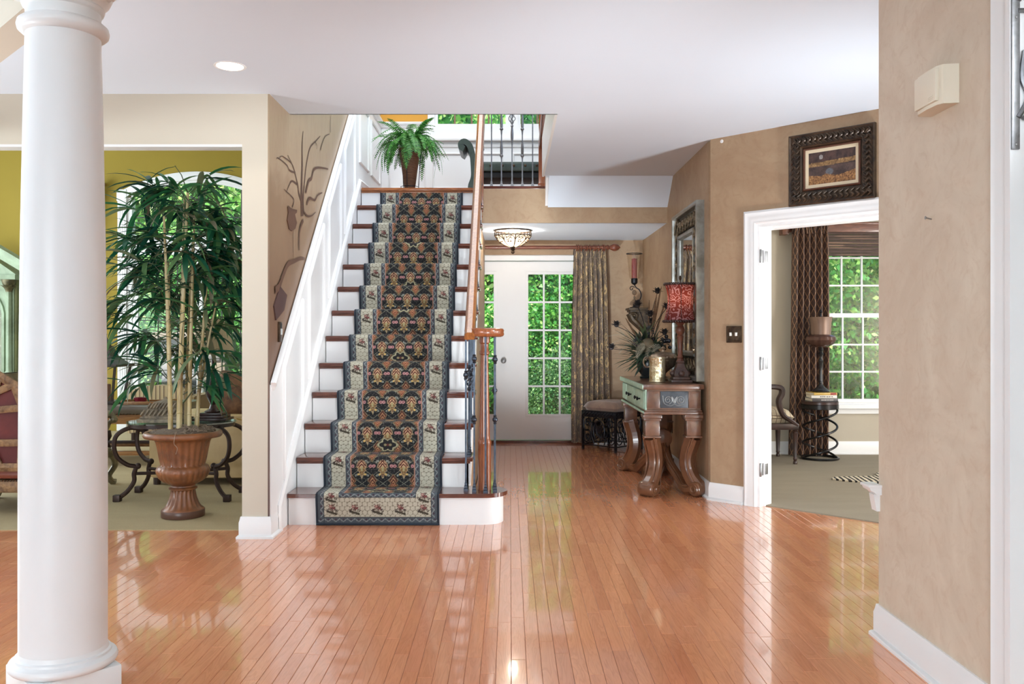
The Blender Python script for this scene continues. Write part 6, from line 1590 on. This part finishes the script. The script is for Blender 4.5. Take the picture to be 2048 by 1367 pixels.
# curtain swag on its rosette beside window 2
cs = thing('side_curtain', 'narrow brown patterned swag on a carved rosette beside the column', 'curtain', (-5.27, 11.18, 3.2))
MB().lathe([(.06, 0), (.065, .01), (.06, .03), (.03, .04), (.045, .05), (.02, .07), (.004, .075)], n=20, M=Matrix.Translation((.0, .0, .0)) @ Matrix.Rotation(R(90), 4, 'X')).tube([(0, 0, 0), (0, .12, 0)], .02, 8).build('rosette', plain('rosette_wood', lin(146, 100, 56), .4), cs)
drape('panel', DAMASK, cs, (-.2, .03, -.04), (-.26, -.17, -.75), 4, .025, nu=60, nv=24, width=.6, seed=9)

# ---------------------------------------------------------------- outdoors: lawn, stone pier, trees
gd = struct(MB().add([(-40, 10.2, -.35), (40, 10.2, -.35), (40, 60, -.2), (-40, 60, -.2)], [(0, 1, 2, 3)]).build('ground', plain('lawn', lin(104, 150, 62), .95, col2=lin(72, 118, 46), vs=3, bump=.6, bs=40), smooth=0), 'green lawn outside the windows', 'lawn')
pr = thing('stone_pier', 'grey fieldstone garden pier outside the sliding door', 'pier', (-5.05, 14.2, -.33))
STONE = plain('fieldstone', lin(142, 140, 136), .85, col2=lin(98, 98, 102), vs=5, bump=.4, bs=18)
STONE2 = plain('fieldstone_warm', lin(158, 146, 126), .85, col2=lin(116, 106, 94), vs=5, bump=.4, bs=18)
box('core', plain('mortar', lin(150, 146, 138), .95), -.48, .48, -.3, .3, 0, 1.5, pr)
r = random.Random(6); z = 0
while z < 1.45:
    h = r.uniform(.16, .28); x = -.52
    while x < .48:
        w = min(r.uniform(.18, .4), .53 - x)
        a = MB().box(x + .01, x + w - .01, -.36 + r.uniform(-.02, .02), -.2, z + .01, z + h - .01, .03)
        a.v = [(px + r.uniform(-.012, .012), py, pz + r.uniform(-.012, .012)) for px, py, pz in a.v]
        a.build('stone', r.choice((STONE, STONE, STONE2)), pr, smooth=50); x += w
    z += h
box('cap_stone', STONE2, -.62, .62, -.45, .4, 1.5, 1.62, pr, .03)

def crown(n, rad, leaf, seed, mat, shell=.55, flat=1.0):
    """leaf cloud as numpy arrays: folded diamond leaves in clustered twigs"""
    g = np.random.RandomState(seed)
    nc = n // 14
    d = g.normal(size=(nc, 3)); d /= np.linalg.norm(d, axis=1)[:, None]
    c = d * (shell + (1 - shell) * g.rand(nc, 1) ** .5) * np.array(rad)
    c *= (1 + .22 * np.sin(d[:, :1] * 5 + seed) * np.cos(d[:, 2:] * 4 + 1))
    p = np.repeat(c, 14, 0) + g.normal(size=(nc * 14, 3)) * leaf * 1.5
    N = len(p)
    u = g.normal(size=(N, 3)) + np.repeat(d, 14, 0) * .3 + np.array([0, 0, -.25]); u /= np.linalg.norm(u, axis=1)[:, None]
    w = np.cross(u, g.normal(size=(N, 3)) * .5 + np.array([0, -.7, .7])); w /= np.linalg.norm(w, axis=1)[:, None] + 1e-9
    L = leaf * g.uniform(.7, 1.3, (N, 1)); nn = np.cross(u, w)
    v = np.stack([p, p + u * L * .45 + w * L * .29 + nn * L * .08, p + u * L, p + u * L * .45 - w * L * .29 + nn * L * .08], 1).reshape(-1, 3)
    me = bpy.data.meshes.new('foliage'); me.vertices.add(N * 4); me.vertices.foreach_set('co', v.astype('f').ravel())
    me.loops.add(N * 4); me.loops.foreach_set('vertex_index', np.arange(N * 4, dtype='i')); me.polygons.add(N)
    me.polygons.foreach_set('loop_start', np.arange(0, N * 4, 4, dtype='i')); me.polygons.foreach_set('loop_total', np.full(N, 4, dtype='i'))
    me.update(); me.materials.append(mat); return me
BARK = plain('tree_bark', lin(92, 80, 70), .9, col2=lin(60, 52, 46), vs=8, stretch=(1, 1, .2), bump=.5, bs=20)
CR = [crown(20000, (2.3, 2.3, 2.6), .15, 1, TREELEAF), crown(20000, (2.5, 2.2, 2.2), .15, 2, TREELEAF), crown(24000, (1.9, 1.6, 2.0), .12, 3, MAPLELEAF, .4), crown(10000, (1.5, 1.2, 1.15), .09, 4, SHRUBLEAF, .5), crown(10000, (1.4, 1.2, 1.2), .1, 5, MAPLELEAF, .5)]
TRK = MB().tube([(0, 0, 0), (.05, 0, 1.5), (-.05, .05, 3), (0, 0, 4.6)], [.16, .13, .1, .06], 9).tube([(0, 0, 2.2), (.5, .1, 3.4), (.9, .1, 4.2)], [.08, .05, .03], 6).tube([(-.02, 0, 2.6), (-.5, -.1, 3.8), (-.9, 0, 4.6)], [.07, .05, .03], 6).build('trunk', BARK, None)
TRKM = TRK.data; bpy.data.objects.remove(TRK)
STM = MB()
for k in range(6): STM.tube([(0, 0, 0), (.2 * cos(k), .2 * sin(k), .5), (.5 * cos(k * 1.1), .5 * sin(k * 1.1), 1.2)], [.03, .02, .01], 5)
_s = STM.build('stems', BARK, None); STMM = _s.data; bpy.data.objects.remove(_s)
def tree(x, y, s, kind, z, label, group, cat='tree', rz=0):
    t = thing('tree' if cat == 'tree' else 'shrub', label, cat, (x, y, -.33), rz, group)
    link('trunk' if cat == 'tree' else 'stems', TRKM if cat == 'tree' else STMM, t, None, None, (s, s, s * (z / 3.6) if cat == 'tree' else s))
    f = link('foliage', CR[kind], t, (0, 0, z * 1.0), (0, 0, rz), s); f['kind'] = 'stuff'
    return t
r = random.Random(21)
ORD = ('first', 'second', 'third', 'fourth', 'fifth', 'sixth', 'seventh', 'eighth', 'ninth', 'tenth', 'eleventh')
for k, x in enumerate((-10.5, -7.6, -5.2, -2.6, -.4, 1.7, 4.0, 6.4, 8.8, 11.4, 14.0)):
    tree(x, 20.5 + r.uniform(-1.2, 1.2), 1.15, k % 2, 3.7 + r.uniform(-.3, .4), f'leafy green tree, {ORD[k]} from the left in the front row beyond the lawn', 'front row of trees beyond the lawn', rz=r.uniform(0, 6))
for k, x in enumerate((-15, -11.5, -8.5, -5.5, -2.5, .5, 3.5, 7, 10.5, 14, 18)):
    tree(x, 26.5 + r.uniform(-1, 1), 1.6, (k + 1) % 2, 5.6 + r.uniform(-.4, .5), f'tall green tree, {ORD[k]} from the left in the back row beyond the lawn', 'back row of trees beyond the lawn', rz=r.uniform(0, 6))
for k, x in enumerate((-16, -12, -8, -4, 0, 4, 8, 12, 16)):
    tree(x, 33, 2.2, k % 2, 4.2, f'dense green tree, {ORD[k]} from the left at the far edge of the garden', 'far edge trees of the garden', rz=r.uniform(0, 6))
for i_, (x, y, s, k, z) in enumerate(((4.4, 13.6, .85, 2, 2.3), (6.3, 13.9, .9, 2, 2.1), (5.2, 14.6, .9, 2, 1.0), (5.9, 16.2, 1.2, 2, 3.4))):
    tree(x, y, s, k, z, ['broad leaved maple at the left outside the den window', 'broad leaved maple at the right outside the den window', 'low broad leaved maple between the others outside the den window', 'tallest maple standing behind the others outside the den window'][i_], 'maples outside the den window', rz=x)
for i_, (x, y, s, k, z) in enumerate(sorted(((-1.2, 16.2, .75, 4, .9), (.9, 15.6, .62, 3, .55), (2.2, 16.4, .8, 4, .9), (-2.8, 15.5, .8, 3, .8), (.1, 17.5, .9, 4, 1.3), (1.5, 18, 1.0, 4, 1.9), (-.5, 18.6, 1.0, 3, 1.2), (3.4, 16.6, .9, 3, .9)))):
    tree(x, y, s, k, z, f'rounded shrub on the front lawn, {ORD[i_]} from the left outside the front doors', 'shrubs on the front lawn', 'shrub', rz=x)
for i_, (x, y, s, k, z) in enumerate(sorted(((-6.6, 15.4, .9, 4, 1.0), (-5.6, 16.4, 1.0, 4, 1.6), (-4.6, 15.8, .9, 4, 1.1), (-3.9, 14.6, .7, 4, .8), (-7.4, 14.6, .8, 3, .8), (-6.2, 17.4, 1.2, 4, 2.3), (-4.2, 17.4, 1.1, 4, 2.2)))):
    tree(x, y, s, k, z, f'bright green shrub, {ORD[i_]} from the left around the stone pier', 'shrubs around the stone pier', 'shrub', rz=x)
